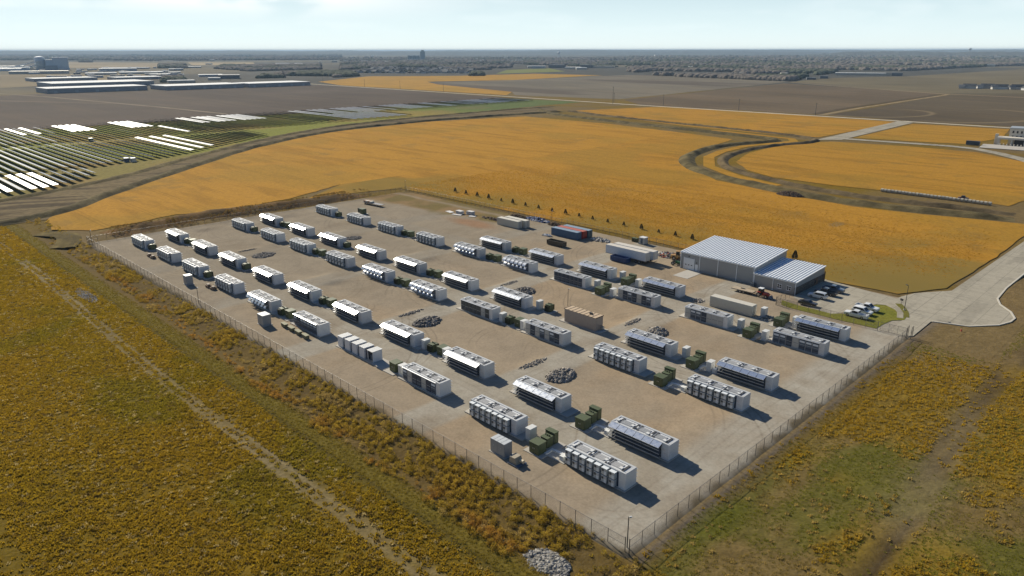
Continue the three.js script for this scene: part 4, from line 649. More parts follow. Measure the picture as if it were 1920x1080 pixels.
// ---------------------------------------------------------------- vehicles: side outline along x (front at +x), extruded across z
const glassV = M([0.012, 0.014, 0.016], 0.06, 0), lampM = M([0.75, 0.75, 0.72], 0.2, 0.1), tailM = M([0.30, 0.01, 0.008], 0.3);
function profile(pts, w, bevel = 0.06) { const s = new THREE.Shape(); pts.forEach(([x, y], k) => k ? s.lineTo(x, y) : s.moveTo(x, y)); const g = new THREE.ExtrudeGeometry(s, { depth: w - 2 * bevel, bevelEnabled: true, bevelSize: bevel, bevelThickness: bevel, bevelSegments: 2 }); g.translate(0, 0, -(w - 2 * bevel) / 2); return toCreasedNormals(g, 0.6); }
function arch(cx, r, n = 6) { const out = []; for (let k = 0; k <= n; k++) { const a = Math.PI * k / n; out.push([cx + r * Math.cos(a), 0.36 + r * Math.sin(a)]); } return out; }
function vehicle(kind, x, z, turn, paint, label, y = 0.03) {
  const o = thing(kind === 'pickup' ? 'pickup_truck' : 'car', label, kind === 'pickup' ? 'truck' : 'car', [x, y, z], turn, 'vehicles in the car park'); const big = kind !== 'sedan';
  const L = { pickup: 5.8, suv: 4.9, sedan: 4.7 }[kind], W = big ? 1.96 : 1.84, wr = big ? 0.40 : 0.34, fx = L / 2 - 0.95, rx = -L / 2 + (kind === 'pickup' ? 1.25 : 0.95), b = L / 2, hh = { pickup: 1.12, suv: 1.02, sedan: 0.92 }[kind];
  const low = [[-b, 0.45], ...arch(rx, wr + 0.07).reverse(), ...arch(fx, wr + 0.07).reverse(), [b - 0.05, 0.42], [b, 0.75], [b - 0.1, hh - 0.08], [b - 1.35, hh + 0.04]];
  if (kind === 'pickup') low.push([-0.62, hh + 0.06], [-0.62, 0.78], [-b, 0.78]); else if (kind === 'suv') low.push([-b + 0.05, hh + 0.06], [-b, hh - 0.2]); else low.push([-b + 0.6, hh + 0.06], [-b + 0.05, hh], [-b, 0.7]);
  part('body', profile(low, W), paint, o);
  const cab = { pickup: [[-0.66, hh], [-0.56, 1.80], [0.62, 1.86], [1.48, hh]], suv: [[-b + 0.12, hh], [-b + 0.35, 1.62], [-b + 0.7, 1.76], [0.45, 1.76], [1.25, hh]], sedan: [[-b + 0.55, hh], [-b + 1.35, 1.38], [0.3, 1.42], [1.15, hh]] }[kind];
  const cb = part('cabin', profile(cab, W - 0.22, 0.05), paint, o), shr = (p, k) => { const cx = p.reduce((a, q) => a + q[0], 0) / p.length; return p.map(([X, Y]) => [cx + (X - cx) * k, hh + 0.10 + (Y - hh) * (Y > hh + 0.1 ? 0.80 : 0)]); };
  part('side_window', profile(shr(cab, 0.88), W - 0.18, 0.01), glassV, cb);
  const f = cab[cab.length - 1], t = cab[cab.length - 2], ang = Math.atan2(t[1] - f[1], t[0] - f[0]), len = Math.hypot(t[0] - f[0], t[1] - f[1]); const ws = part('windscreen', box(len * 0.82, 0.03, W - 0.42), glassV, cb); ws.position.set((f[0] + t[0]) / 2 + 0.045, (f[1] + t[1]) / 2 + 0.04, 0); ws.rotation.z = ang;
  const f2 = cab[0], t2 = cab[1], ang2 = Math.atan2(t2[1] - f2[1], t2[0] - f2[0]), len2 = Math.hypot(t2[0] - f2[0], t2[1] - f2[1]); const rw = part('rear_window', box(len2 * 0.66, 0.03, W - 0.5), glassV, cb); rw.position.set((f2[0] + t2[0]) / 2 - 0.05, (f2[1] + t2[1]) / 2 + 0.09, 0); rw.rotation.z = ang2;
  if (kind === 'pickup') { for (const s of [-1, 1]) part('bed_side', rbox(b - 0.62, 0.42, 0.12, 0.03, -(b + 0.62) / 2, 0.98, s * (W / 2 - 0.08)), paint, o); part('tailgate', rbox(0.1, 0.42, W - 0.16, 0.03, -b + 0.06, 0.98, 0), paint, o); part('bed_liner', box(b - 0.75, 0.03, W - 0.26, -(b + 0.55) / 2, 0.80, 0), K.black, o); }
  for (const s of [-1, 1]) { wheel(o, fx, wr, s * (W / 2 - 0.12), wr, 0.8); wheel(o, rx, wr, s * (W / 2 - 0.12), wr, 0.8); part('headlight', rbox(0.1, 0.16, 0.34, 0.03, b - 0.05, hh - 0.24, s * (W / 2 - 0.28)), lampM, o); part('tail_light', rbox(0.08, 0.26, 0.14, 0.02, -b + 0.0, hh - 0.22, s * (W / 2 - 0.1)), tailM, o); part('mirror', rbox(0.12, 0.14, 0.2, 0.03, f[0] - 0.25, hh + 0.12, s * (W / 2 + 0.02)), K.black, o); }
  part('bumper', rbox(0.12, 0.2, W - 0.1, 0.04, b - 0.01, 0.48, 0), K.doorMid, o); return o;
}
const car = (c, r = 0.25, m = 0.1) => new THREE.MeshPhysicalMaterial({ color: new THREE.Color().setRGB(...c), roughness: r, metalness: m, clearcoat: 0.6, clearcoatRoughness: 0.1 });
const wht = car([0.70, 0.70, 0.68], 0.4);
vehicle('pickup', -61.6, -187.5, Math.PI, wht, 'white pickup nearest the yard fence, nose to the left');
vehicle('suv', -61.5, -191.3, -0.04, wht, 'white estate car parked between the two white pickups');
vehicle('pickup', -61.7, -195.0, -0.03, wht, 'white pickup with dark bed, farthest of three white vehicles');
vehicle('sedan', -74.5, -187.6, 0.06, car([0.035, 0.028, 0.024], 0.3), 'dark brown saloon car beside the short fence', 0.05);
vehicle('suv', -75.2, -195.6, Math.PI + 0.02, car([0.60, 0.61, 0.60], 0.35), 'small white estate car in the shade of the office wing');
vehicle('pickup', -74.8, -200.2, Math.PI, car([0.040, 0.045, 0.050], 0.3), 'dark grey pickup in the shade of the office wing');
vehicle('pickup', -74.4, -204.4, 0.02, car([0.10, 0.13, 0.18], 0.3, 0.4), 'blue-grey pickup farthest along the office wall');
{ // tractor with flat trailer
  const o = thing('tractor', 'white and red tractor standing in front of the steel building', 'tractor', [-86.6, 0, -185.6]), red = M([0.34, 0.04, 0.025], 0.4), wt = M([0.7, 0.7, 0.68], 0.4);
  part('hood', profile([[0.1, 0.6], [1.9, 0.6], [1.95, 1.15], [1.6, 1.4], [0.1, 1.45]], 0.9), red, o); part('chassis', box(3.2, 0.35, 0.6, 0.3, 0.65, 0), K.black, o); part('cab', profile([[-1.1, 0.9], [-1.0, 2.35], [0.05, 2.35], [0.2, 1.2]], 1.3, 0.04), glassV, o); part('cab_roof', rbox(1.4, 0.14, 1.5, 0.05, -0.5, 2.45, 0), wt, o); for (const s of [-1, 1]) { wheel(o, -0.75, 0.72, s * 0.85, 0.72, 1.6); wheel(o, 1.35, 0.45, s * 0.75, 0.45, 1.3); part('mudguard', rbox(1.3, 0.08, 0.45, 0.03, -0.75, 1.5, s * 0.85), red, o); part('loader_arm', box(1.6, 0.12, 0.1, 1.6, 0.95, s * 0.55), red, o); }
  part('bucket', profile([[2.3, 0.15], [2.9, 0.15], [2.75, 0.3], [2.5, 0.75], [2.3, 0.75]], 1.7, 0.02), K.doorMid, o);
  const t = thing('flat_trailer', 'flat timber-decked trailer hitched behind the tractor', 'trailer', [-92.4, 0, -185.6]), wd = M([0.40, 0.32, 0.22], 0.8, 0, { map: grain }); for (let k = 0; k < 6; k++) part('deck_board', box0(6.6, 0.07, 0.34, 0, 0.82, -0.9 + k * 0.36), wd, t); part('frame', box0(6.7, 0.16, 2.2, 0, 0.65, 0), K.steel, t); part('drawbar', box(1.6, 0.12, 0.14, 3.9, 0.6, 0), K.steel, t); for (const s of [-1, 1]) for (const q of [-0.5, 0.5]) wheel(t, q, 0.36, s * 0.95, 0.36, 1); part('load', box0(1.2, 0.12, 0.5, -0.4, 0.9, -0.4), K.black, t);
}
{ // yellow-brown loader and tractor at the left end of the building
  const yl = M([0.36, 0.20, 0.06], 0.5), o = thing('wheel_loader', 'tan wheel loader behind the left end of the steel building', 'loader', [-124.6, 0, -201.5], 0.5); part('rear_body', profile([[-2.2, 0.7], [0.2, 0.7], [0.2, 1.6], [-2.1, 1.55]], 1.6), yl, o); part('cab', profile([[-0.6, 1.5], [-0.5, 2.8], [0.6, 2.8], [0.7, 1.5]], 1.4, 0.04), glassV, o); part('cab_roof', rbox(1.4, 0.14, 1.5, 0.05, 0.05, 2.9, 0), yl, o); part('front_frame', box(1.8, 0.6, 1.0, 1.3, 0.9, 0), yl, o); for (const s of [-1, 1]) { wheel(o, -1.2, 0.65, s * 0.95, 0.65, 1.8); wheel(o, 1.4, 0.65, s * 0.95, 0.65, 1.8); part('lift_arm', box(2.2, 0.2, 0.15, 2.2, 1.1, s * 0.5), yl, o); } part('bucket', profile([[3.0, 0.2], [3.9, 0.2], [3.7, 0.4], [3.3, 1.1], [3.0, 1.1]], 2.3, 0.03), K.doorMid, o);
  const t = thing('green_tractor', 'small green tractor at the left corner of the steel building', 'tractor', [-121.6, 0, -195.6], 0.2), gn = M([0.02, 0.075, 0.025], 0.4); part('hood', profile([[0.1, 0.6], [1.7, 0.6], [1.7, 1.2], [0.1, 1.35]], 0.8), gn, t); part('seat', rbox(0.5, 0.5, 0.5, 0.08, -0.5, 1.3, 0), K.black, t); part('roll_bar', merge([box0(0.08, 1.4, 0.08, -0.9, 0.9, 0.45), box0(0.08, 1.4, 0.08, -0.9, 0.9, -0.45), box(0.08, 0.08, 0.98, -0.9, 2.3, 0)]), K.black, t); for (const s of [-1, 1]) { wheel(t, -0.6, 0.65, s * 0.75, 0.65, 1.5); wheel(t, 1.2, 0.4, s * 0.65, 0.4, 1.2); }
  const a = thing('utility_vehicle', 'dark red machine standing behind the row of pale bales', 'vehicle', [-86.6, -0.15, -380.6]), rd = M([0.12, 0.035, 0.025], 0.5); part('body', profile([[-2, 0.5], [2, 0.5], [2, 1.2], [0.6, 1.4], [-2, 1.3]], 1.9), rd, a); part('cab', profile([[-0.9, 1.3], [-0.7, 2.1], [0.4, 2.1], [0.7, 1.3]], 1.7, 0.04), K.black, a); for (const s of [-1, 1]) { wheel(a, -1.2, 0.45, s * 0.9, 0.45, 1.4); wheel(a, 1.2, 0.45, s * 0.9, 0.45, 1.4); }
  const fl = thing('flatbed_trailer', 'long low flatbed trailer loaded with pale crates, far yard corner', 'trailer', [-270.5, 0, -181.6], 0.09); part('deck', box0(12.5, 0.2, 2.4, 0, 0.75, 0), K.steel, fl); for (const s of [-1, 1]) for (const q of [-4.6, -3.4, 3.6]) wheel(fl, q, 0.45, s * 0.95, 0.45, 1.3); for (let k = 0; k < 4; k++) part('crate', rbox(1.2, 0.7, 1.8, 0.03, -5.2 + k * 1.4, 1.32, 0), k % 2 ? K.cream : M([0.35, 0.20, 0.12], 0.7), fl);
}
{ const o = thing('green_cabinet', 'two dark green cabinets on a pad, far left of the rear row', 'cabinet', [-258.6, 0, -168.2]); part('cabinet', G.gcab, K.green, o); part('cabinet_roof', G.gcabRoof, K.green, o); part('rear_cabinet', box0(2.0, 1.9, 1.2, -2.6, 0.1, -0.3), K.greenDark, o); part('slab', box0(6.2, 0.5, 3.2, -1.2, -0.4, 0), K.slab, o); }
// low green crates, pallets
for (let k = 0; k < 4; k++) { const o = thing('crate', `low olive crate in line by the long fence, ${ORD[k]} from left`, 'crate', [-160.6 + k * 3.5, 0, -79.2 + k * 0.05], -0.06, 'low olive crates'); part('box', box0(2.2, 0.75, 0.9, 0, 0.1, 0), M([0.15, 0.14, 0.075], 0.8, 0, { map: grain }), o); part('lid', rbox(2.4, 0.08, 1.05, 0.02, 0, 0.89, 0), M([0.21, 0.20, 0.11], 0.75, 0, { map: grain }), o); for (const s of [-0.8, 0.8]) part('skid', box0(0.2, 0.14, 0.95, s, -0.03, 0), K.tray, o); }
{ const wd = M([0.24, 0.16, 0.10], 0.85, 0, { map: grain }); [[-253.3, -79.3, 'brown pallet stack by the second container of the first row, left one'], [-249.8, -79.2, 'brown pallet stack by the second container of the first row, right one'], [-206.0, -79.2, 'brown pallet stack by the fourth container of the first row, left one'], [-202.8, -79.3, 'brown pallet stack by the fourth container of the first row, right one']].forEach(([x, z, l], i) => { const o = thing('pallet_stack', l, 'pallets', [x, 0, z], 0.15 * (i % 2), 'pallet stacks'); for (let k = 0; k < 4; k++) part('pallet', box0(1.7, 0.12, 1.2, 0.02 * k, 0.02 + k * 0.17, 0), wd, o); part('load', rbox(1.2, 0.3, 0.8, 0.05, 0.1, 0.84, 0), M([0.30, 0.24, 0.18], 0.8), o); }); }
const FARB = [[-3256, -650, 142, 40, 12.3, "w"], [-2649, -603, 151, 60, 8.0, "t"], [-2395, -700, 79, 60, 5.5, "w"], [-2416, -818, 116, 80, 5.6, "w"], [-2797, -873, 113, 50, 8.7, "g"], [-3109, -997, 159, 60, 4.8, "w"], [-2170, -783, 51, 40, 5.1, "g"], [-2339, -888, 33, 40, 5.5, "w"], [-3105, -1239, 89, 60, 4.9, "w"], [-2719, -1038, 46, 40, 6.4, "w"], [-2022, -861, 59, 50, 4.9, "g"], [-1756, -756, 26, 30, 5.6, "w"], [-1830, -826, 49, 50, 8.9, "b"], [-1662, -642, 53, 30, 5.3, "w"], [-3748, -1596, 28, 40, 6.0, "w"], [-5113, -2203, 30, 60, 8.2, "w"], [-6472, -3065, 60, 60, 7.9, "w"], [-3274, -1662, 35, 50, 5.4, "w"], [-3463, -1843, 65, 60, 6.4, "w"], [-3402, -1897, 38, 50, 5.8, "w"], [-3247, -1852, 21, 40, 5.5, "w"], [-3918, -2323, 19, 40, 5.0, "w"], [-6499, -3957, 43, 60, 11.2, "w"], [-5875, -3813, 30, 60, 10.3, "w"], [-3461, -2468, 18, 40, 9.4, "w"], [-3450, -2478, 15, 40, 6.3, "w"], [-4417, -3510, 40, 80, 6.2, "w"], [-3960, -3500, 19, 60, 7.8, "w"], [-3933, -3522, 26, 60, 7.8, "w"], [-3583, -3154, 14, 60, 7.0, "w"], [-4889, -4573, 29, 60, 7.4, "w"], [-4886, -4576, 19, 60, 7.4, "w"], [-2068, -2165, 25, 40, 6.6, "w"], [-1983, -2121, 49, 60, 8.6, "g"], [-1989, -2235, 63, 60, 11.0, "b"], [-1830, -2146, 59, 40, 6.2, "w"], [-1903, -2312, 50, 50, 11.1, "b"], [-1871, -2340, 46, 40, 6.6, "t"], [-1840, -2368, 50, 40, 6.6, "t"], [-1757, -2105, 38, 40, 6.1, "w"], [-5075, -7425, 31, 80, 13.3, "w"], [-4088, -7226, 44, 80, 12.3, "w"], [-1553, -2506, 16, 40, 6.5, "w"], [-1066, -1991, 12, 30, 5.0, "t"], [-956, -2028, 18, 30, 5.0, "t"], [-753, -1739, 20, 20, 4.2, "b"], [-759, -1826, 18, 20, 5.8, "b"], [-2897, -7339, 48, 60, 11.7, "w"], [-2573, -6932, 45, 60, 10.9, "w"], [-1824, -8859, 39, 60, 14.0, "w"], [-1683, -7606, 43, 60, 11.5, "w"], [-961, -2725, 54, 40, 4.3, "w"]] ;
const WOOD = {
  woodCentre : [[-2345, -1474], [-2442, -1831], [-1975, -1808], [-1951, -1931], [-2812, -2803], [-2432, -2564], [-1834, -2499], [-4048, -5510], [-6169, -3887]] ,
  woodRight : [[-1465, -1998], [-1245, -1761], [-1028, -1675], [-748, -1617], [-816, -1821], [-919, -2265], [-1054, -2640], [-836, -2656], [-828, -3155], [-813, -3537], [-744, -4039], [-1668, -8973], [-4886, -6650]] ,
  hedgeLeft : [[-2844, -1236], [-2391, -1155], [-2471, -1462], [-3320, -1968], [-3198, -1572], [-3553, -1585]] ,
  copse : [[-1715, -839], [-1663, -982], [-1727, -1134], [-2041, -1311], [-2109, -1173], [-1992, -1008]] ,
  copse2 : [[-3007, -1088], [-3018, -1194], [-3846, -1511], [-3940, -1429]] ,
  copse3 : [[-5044, -1369], [-4988, -1416], [-5788, -1646], [-5855, -1590]] ,
  farLeft : [[-6678, -1279], [-5403, -1963], [-4924, -3101], [-10225, -6447], [-15584, -3001]] ,
  clump : [[-1501, -1344], [-1480, -1364], [-1651, -1522], [-1674, -1500]] ,
  trees4 : [[-1692, -614], [-1715, -669], [-1920, -743], [-1949, -715]] ,
  suburbTrees : [[-1986, -1285], [-1720, -1530], [-2250, -2002], [-2571, -1716]] ,
};
const SUBURB = [[-1953, -1279], [-1680, -1495], [-2152, -1970], [-2516, -1704]] ;
const FARC = [[-3280,-837,26,14,4,"w"],[-2850,-649,18,10,4,"g"],[-2848,-870,14,10,5,"w"],[-2756,-1049,18,14,4,"w"],[-2474,-658,18,10,5,"b"],[-2954,-827,14,14,5,"w"],[-1888,-716,34,14,3,"g"],[-2136,-663,34,10,6,"t"],[-2606,-824,14,10,5,"g"],[-3127,-1113,10,14,5,"g"],[-2579,-785,18,10,4,"w"],[-3020,-858,26,14,4,"g"],[-2473,-711,34,10,5,"w"],[-2211,-795,18,18,4,"w"],[-3099,-838,26,10,3,"g"],[-2086,-694,18,18,5,"w"],[-2867,-771,14,18,6,"g"],[-3124,-1035,34,10,6,"g"],[-2852,-680,14,14,3,"g"],[-3239,-728,18,14,3,"t"],[-2226,-862,14,10,3,"w"],[-3236,-733,14,18,3,"g"],[-2911,-866,10,10,5,"t"],[-2921,-952,14,10,6,"t"],[-2959,-881,26,10,6,"w"],[-3299,-987,18,14,4,"g"],[-3059,-766,18,10,5,"w"],[-2379,-880,10,18,6,"b"],[-2193,-713,10,14,6,"w"],[-2138,-611,34,10,5,"g"],[-2184,-711,18,14,4,"b"],[-2137,-753,18,14,6,"w"],[-2432,-885,14,10,6,"g"],[-2195,-518,10,10,6,"g"],[-2691,-791,26,10,3,"w"],[-2784,-1049,18,10,6,"t"],[-2133,-783,14,10,5,"g"],[-2490,-866,34,14,3,"w"],[-2607,-579,26,18,5,"g"],[-3149,-1098,10,18,3,"g"],[-2102,-755,10,18,6,"t"],[-2165,-538,26,10,6,"t"],[-3322,-773,34,14,6,"t"],[-1944,-705,10,18,4,"b"],[-2261,-598,26,10,4,"g"],[-2561,-940,14,14,6,"g"],[-2151,-553,10,18,4,"w"],[-3059,-995,10,14,6,"g"],[-3091,-709,18,14,4,"w"],[-2031,-788,10,18,5,"g"],[-2204,-824,34,14,6,"g"],[-2651,-847,18,18,5,"b"],[-2701,-733,34,10,4,"g"],[-2309,-859,34,14,3,"w"],[-2141,-601,14,14,5,"g"],[-2257,-550,34,10,3,"g"],[-2007,-709,14,10,6,"b"],[-2088,-648,10,10,6,"b"],[-2495,-921,18,18,6,"g"],[-2665,-678,14,14,5,"w"],[-2423,-830,34,14,6,"g"],[-2248,-631,18,14,6,"g"],[-3227,-709,34,14,5,"t"],[-2044,-779,14,18,3,"t"],[-1760,-677,18,18,5,"w"],[-2483,-855,26,18,3,"w"],[-2696,-1016,14,10,4,"t"],[-2254,-790,34,18,5,"w"],[-3049,-925,10,10,3,"g"],[-3046,-702,18,18,4,"b"],[-5106,-3396,24,20,10,"w"],[-3966,-3598,18,20,10,"w"],[-5133,-5077,46,20,6,"w"],[-5490,-3788,18,20,8,"w"],[-3800,-2552,34,20,10,"w"],[-4014,-3050,46,20,8,"w"],[-6850,-4611,18,20,8,"w"],[-5842,-5766,24,20,6,"w"],[-3866,-2581,18,20,6,"w"],[-7112,-4952,24,20,8,"w"],[-3340,-3515,46,20,8,"w"],[-3244,-3152,24,20,6,"w"],[-3461,-2751,34,20,8,"w"],[-3170,-3221,46,20,10,"w"],[-3371,-3089,24,20,8,"w"],[-3558,-2993,34,20,8,"w"],[-4759,-4105,18,20,6,"w"],[-3116,-3103,18,20,10,"w"],[-4674,-3421,34,20,6,"w"],[-6966,-4707,24,20,6,"w"],[-6732,-4609,24,20,10,"w"],[-4591,-3334,18,20,6,"w"],[-3675,-3564,18,20,10,"w"],[-5717,-5942,24,20,6,"w"],[-3591,-2681,34,20,8,"w"],[-3640,-3557,46,20,6,"w"],[-4799,-3233,18,20,10,"w"],[-4584,-4491,34,20,6,"w"],[-4329,-3896,24,20,6,"w"],[-3915,-2417,34,20,8,"w"],[-4360,-4033,46,20,8,"w"],[-5092,-4697,34,20,10,"w"],[-5233,-3360,34,20,10,"w"],[-5187,-5224,34,20,6,"w"],[-3255,-3315,18,20,10,"w"],[-3643,-2507,24,20,10,"w"],[-5957,-4801,34,20,6,"w"],[-3322,-2614,24,20,6,"w"],[-3794,-2659,18,20,8,"w"],[-4424,-3192,24,20,10,"w"],[-3948,-2518,24,20,10,"w"],[-3489,-3212,24,20,10,"w"],[-6970,-4786,34,20,10,"w"],[-3446,-2529,34,20,6,"w"],[-5948,-4007,18,20,6,"w"],[-3144,-2799,18,20,10,"w"],[-978,-4060,28,16,9,"w"],[-991,-3765,20,16,9,"t"],[-1889,-4706,28,16,9,"w"],[-2083,-6912,14,16,9,"w"],[-2319,-4341,14,16,9,"t"],[-1695,-3426,14,16,7,"t"],[-2195,-3636,14,16,7,"w"],[-1790,-2987,28,16,9,"t"],[-799,-3535,28,16,9,"w"],[-2576,-4063,20,16,9,"t"],[-2202,-3019,20,16,7,"t"],[-2546,-4338,28,16,7,"w"],[-1305,-3031,28,16,7,"w"],[-1537,-5711,20,16,7,"w"],[-2444,-5041,28,16,7,"w"],[-2159,-3386,14,16,9,"t"],[-1873,-4668,28,16,9,"t"],[-2449,-4392,28,16,7,"w"],[-1534,-3109,14,16,9,"t"],[-1838,-6759,28,16,7,"w"]];

// ---------------------------------------------------------------- rows of solar panels
{
  const glassP = M([0.075, 0.095, 0.13], 0.46, 0.1, { roughnessMap: rough1 }), back = M([0.25, 0.235, 0.17], 0.85), postM = M([0.16, 0.145, 0.11], 0.7, 0.3), cache = {};
  const geos = (L) => { const k = Math.round(L / 4) * 4; if (!cache[k]) { const mods = [], posts = [cyl(0.08, 0.08, k, 6).rotateZ(Math.PI / 2).translate(0, 1.65, 0)]; for (let x = -k / 2 + 0.5; x < k / 2 - 0.4; x += 2.04) mods.push(box(2.0, 0.04, 2.7, x + 0.5, 0.08, 0)); for (let x = -k / 2 + 2; x < k / 2; x += 7) posts.push(box0(0.12, 1.85, 0.12, x, -0.2, 0)); cache[k] = [merge(mods), box(k - 0.3, 0.03, 2.66, 0, 0.035, 0), merge(posts)]; } return cache[k]; };
  const edge = (z) => { const p = [[20, -396], [-53, -409], [-90, -416], [-112, -436], [-140, -484], [-175, -492], [-200, -505], [-240, -535], [-300, -572], [-344, -598], [-420, -622], [-511, -634], [-650, -640]]; for (let k = 0; k < p.length - 1; k++) if (z <= p[k][0] && z >= p[k + 1][0]) return mix(p[k][1], p[k + 1][1], (z - p[k][0]) / (p[k + 1][0] - p[k][0])); return -640; };
  const bright = [[-765, -700, -138, -153], [-765, -700, -170, -197], [-765, -700, -222, -248], [-765, -690, -283, -348], [-765, -630, -405, -742], [-620, -480, -194, -219], [-690, -630, -240, -247], [-478, -405, -50, -73], [-478, -405, -80, -97]];
  let n = 0; const r = rng(31), count = { 'left block': 0, 'middle block': 0, 'right block': 0, 'nearest block': 0 }, nth = (k) => k + (k % 100 > 10 && k % 100 < 14 ? 'th' : ['th', 'st', 'nd', 'rd'][k % 10] ?? 'th'); const cam = new THREE.Vector3(); camera.updateMatrixWorld();
  const segs = (z) => { const e = edge(z), out = [[-765, -699], [-696, -630]]; if (e > -560) { const e2 = z > -120 ? -482 : e - 4; out.push([-616, Math.max(-590, Math.min(e2, -484))]); if (z > -120) out.push([-474, e - 3]); } return out; };
  for (let z = -36; z > -742; z -= z < -360 ? 7.6 : 5.2) for (const [a, b] of segs(z)) {
    const L = b - a; if (L < 14) continue; if (b > edge(z)) continue;
    const c = cam.set((a + b) / 2, 1.5, z).project(camera), c2 = new THREE.Vector3(b, 1.5, z).project(camera); if (c2.x < -1.06 && c.x < -1.06) continue;
    if (++n > 296) break;
    const lit = bright.some(([x0, x1, z0, z1]) => (a + b) / 2 > x0 && (a + b) / 2 < x1 && z < z0 && z > z1) && vn(z * 1.7 + 3, a * 0.37) > (z < -400 ? 0.45 : 0.22), part1 = a < -740 ? 'left block' : a < -680 ? 'middle block' : a < -500 ? 'right block' : 'nearest block';
    const o = thing('solar_panel_row', `${lit ? 'shining pale' : 'dark'} solar panel row, ${nth(++count[part1])} from the front in the ${part1}`, 'solar panels', [(a + b) / 2, -0.2, z], 0, lit ? 'bright solar panel rows' : 'dark solar panel rows'), [pg, bg, sg] = geos(L);
    const tilt = lit ? rad(3.5 + 3.5 * r()) : rad(-15 - 8 * r()); for (const [nm, g2, m2] of [['panel_table', pg, glassP], ['backsheet', bg, back]]) { const q = part(nm, g2, m2, o); q.position.y = 1.7; q.rotation.x = tilt; } part('support', sg, postM, o);
  }
  for (const [x, z, l] of [[-493, -150, 'dark inverter box at the end of the solar rows'], [-490, -153, 'pale inverter box at the end of the solar rows'], [-627, -168, 'green inverter hut between the solar blocks']]) { const o = thing('inverter_box', l, 'box', [x, -0.2, z]); part('housing', rbox(3.2, 2.4, 2.6, 0.05, 0, 1.25, 0), /green/.test(l) ? K.green : /dark/.test(l) ? K.doorMid : K.cream, o); part('roof', rbox(3.4, 0.12, 2.8, 0.03, 0, 2.5, 0), K.doorPale, o); part('slab', box0(4, 0.3, 3.4, 0, -0.1, 0), K.slab, o); }
}
// ---------------------------------------------------------------- distant buildings
const farWhite = M([0.62, 0.62, 0.60], 0.9), farGrey = M([0.34, 0.36, 0.38], 0.7), farTan = M([0.42, 0.38, 0.31], 0.7), farDark = M([0.10, 0.11, 0.12], 0.7), farWall = M([0.30, 0.31, 0.32], 0.7, 0.1, { map: streak });
function longShed(x0, z0, x1, z1, h, label) {
  const w = Math.abs(x1 - x0), d = Math.abs(z1 - z0), o = thing('warehouse_shed', label, 'warehouse', [(x0 + x1) / 2, -0.25, (z0 + z1) / 2], 0, 'long white-roofed sheds beyond the ploughed field'); part('wall', box0(w, h, d), farWall, o);
  const n = Math.round(d / 12); for (let k = 0; k < n; k++) part('roof_panel', rbox(w + 1.2, 0.5, d / n - 0.25, 0.1, 0, h + 0.2, -d / 2 + (k + 0.5) * d / n), farWhite, o); for (let k = 0; k < 5; k++) part('shed_door', box(0.3, 4.2, 5, w / 2 + 0.1, 2.1, -d / 2 + (k + 0.6) * d / 5), farGrey, o); return o;
}
longShed(-1462, -478, -1393, -322, 7.5, 'long white-roofed shed beyond the ploughed field, leftmost and nearest'); longShed(-1700, -560, -1590, -378, 8, 'long white-roofed shed behind the leftmost one'); longShed(-1430, -638, -1356, -496, 7, 'middle one of three long white-roofed sheds in line'); longShed(-1415, -772, -1345, -644, 7, 'rightmost of three long white-roofed sheds in line'); longShed(-2030, -560, -1950, -430, 6.5, 'grey-white shed far behind the leftmost long shed'); longShed(-1980, -700, -1910, -590, 6, 'low pale shed behind the long sheds, beside scrub');
function facing(x, z) { return Math.atan2(-x, -z); }
{ // industrial plant
  const o = thing('factory', 'pale blue-grey industrial plant with conveyor on the far left', 'factory', [-3120, -0.2, -760], facing(-3120, -760)), pm = M([0.50, 0.56, 0.60], 0.7, 0, { map: streak }), wm = M([0.6, 0.6, 0.58], 0.6);
  part('main_block', box0(48, 44, 45, 22, 0, 0), pm, o); part('main_block', box0(36, 36, 40, -8, 0, -4), pm, o); part('silo_tower', cyl(17, 17, 40, 20, -42, 20, -6), pm, o); part('silo_cap', new THREE.SphereGeometry(17, 18, 8, 0, 6.3, 0, 1.57).scale(1, 0.45, 1).translate(-42, 40, -6), pm, o); part('annexe', box0(40, 16, 34, -10, 0, 34), M([0.24, 0.28, 0.31], 0.7), o);
  for (const [a, b, y0, y1] of [[-150, -44, 6, 32], [-110, -44, 5, 20]]) { const l = Math.hypot(b - a, y1 - y0), c = part('conveyor', box(l, 4, 5), wm, o); c.position.set((a + b) / 2, (y0 + y1) / 2, 10); c.rotation.z = Math.atan2(y1 - y0, b - a); } for (let k = 0; k < 6; k++) part('gantry', box0(14, 2, 10, -42, 5 + k * 5, 16), wm, o);
  for (const [x, z, w, h] of [[-150, 20, 150, 9], [-190, -40, 190, 14], [-160, 60, 120, 7]]) { part('storage_shed', box0(w, h, 40, x, 0, z), pm, o); part('shed_roof', box0(w + 2, 1, 42, x, h, z), wm, o); }
}
{ const o = thing('grain_elevator', 'tall grey elevator tower rising above the far town', 'tower', [-4215, -0.2, -3290], facing(-4215, -3290)), m = M([0.20, 0.25, 0.26], 0.8); part('tower', box0(34, 58, 24, 20, 0, 0), m, o); part('headhouse', box0(18, 10, 16, 20, 58, 0), m, o); for (let k = 0; k < 5; k++) part('silo', cyl(9, 9, 32, 14, -8 - k * 17, 16, 0), m, o); part('loading_shed', box0(110, 10, 20, -20, 0, 24), farGrey, o); }
{ const o = thing('water_tower', 'pale water tower on the horizon right of centre', 'water tower', [-4394, -0.2, -4956]), m = M([0.5, 0.54, 0.56], 0.6); part('stem', cyl(4, 7, 36, 12, 0, 18, 0), m, o); part('tank', new THREE.SphereGeometry(13, 18, 12).scale(1, 0.75, 1).translate(0, 44, 0), m, o); part('cap', cyl(2, 4, 4, 10, 0, 55, 0), farDark, o); }
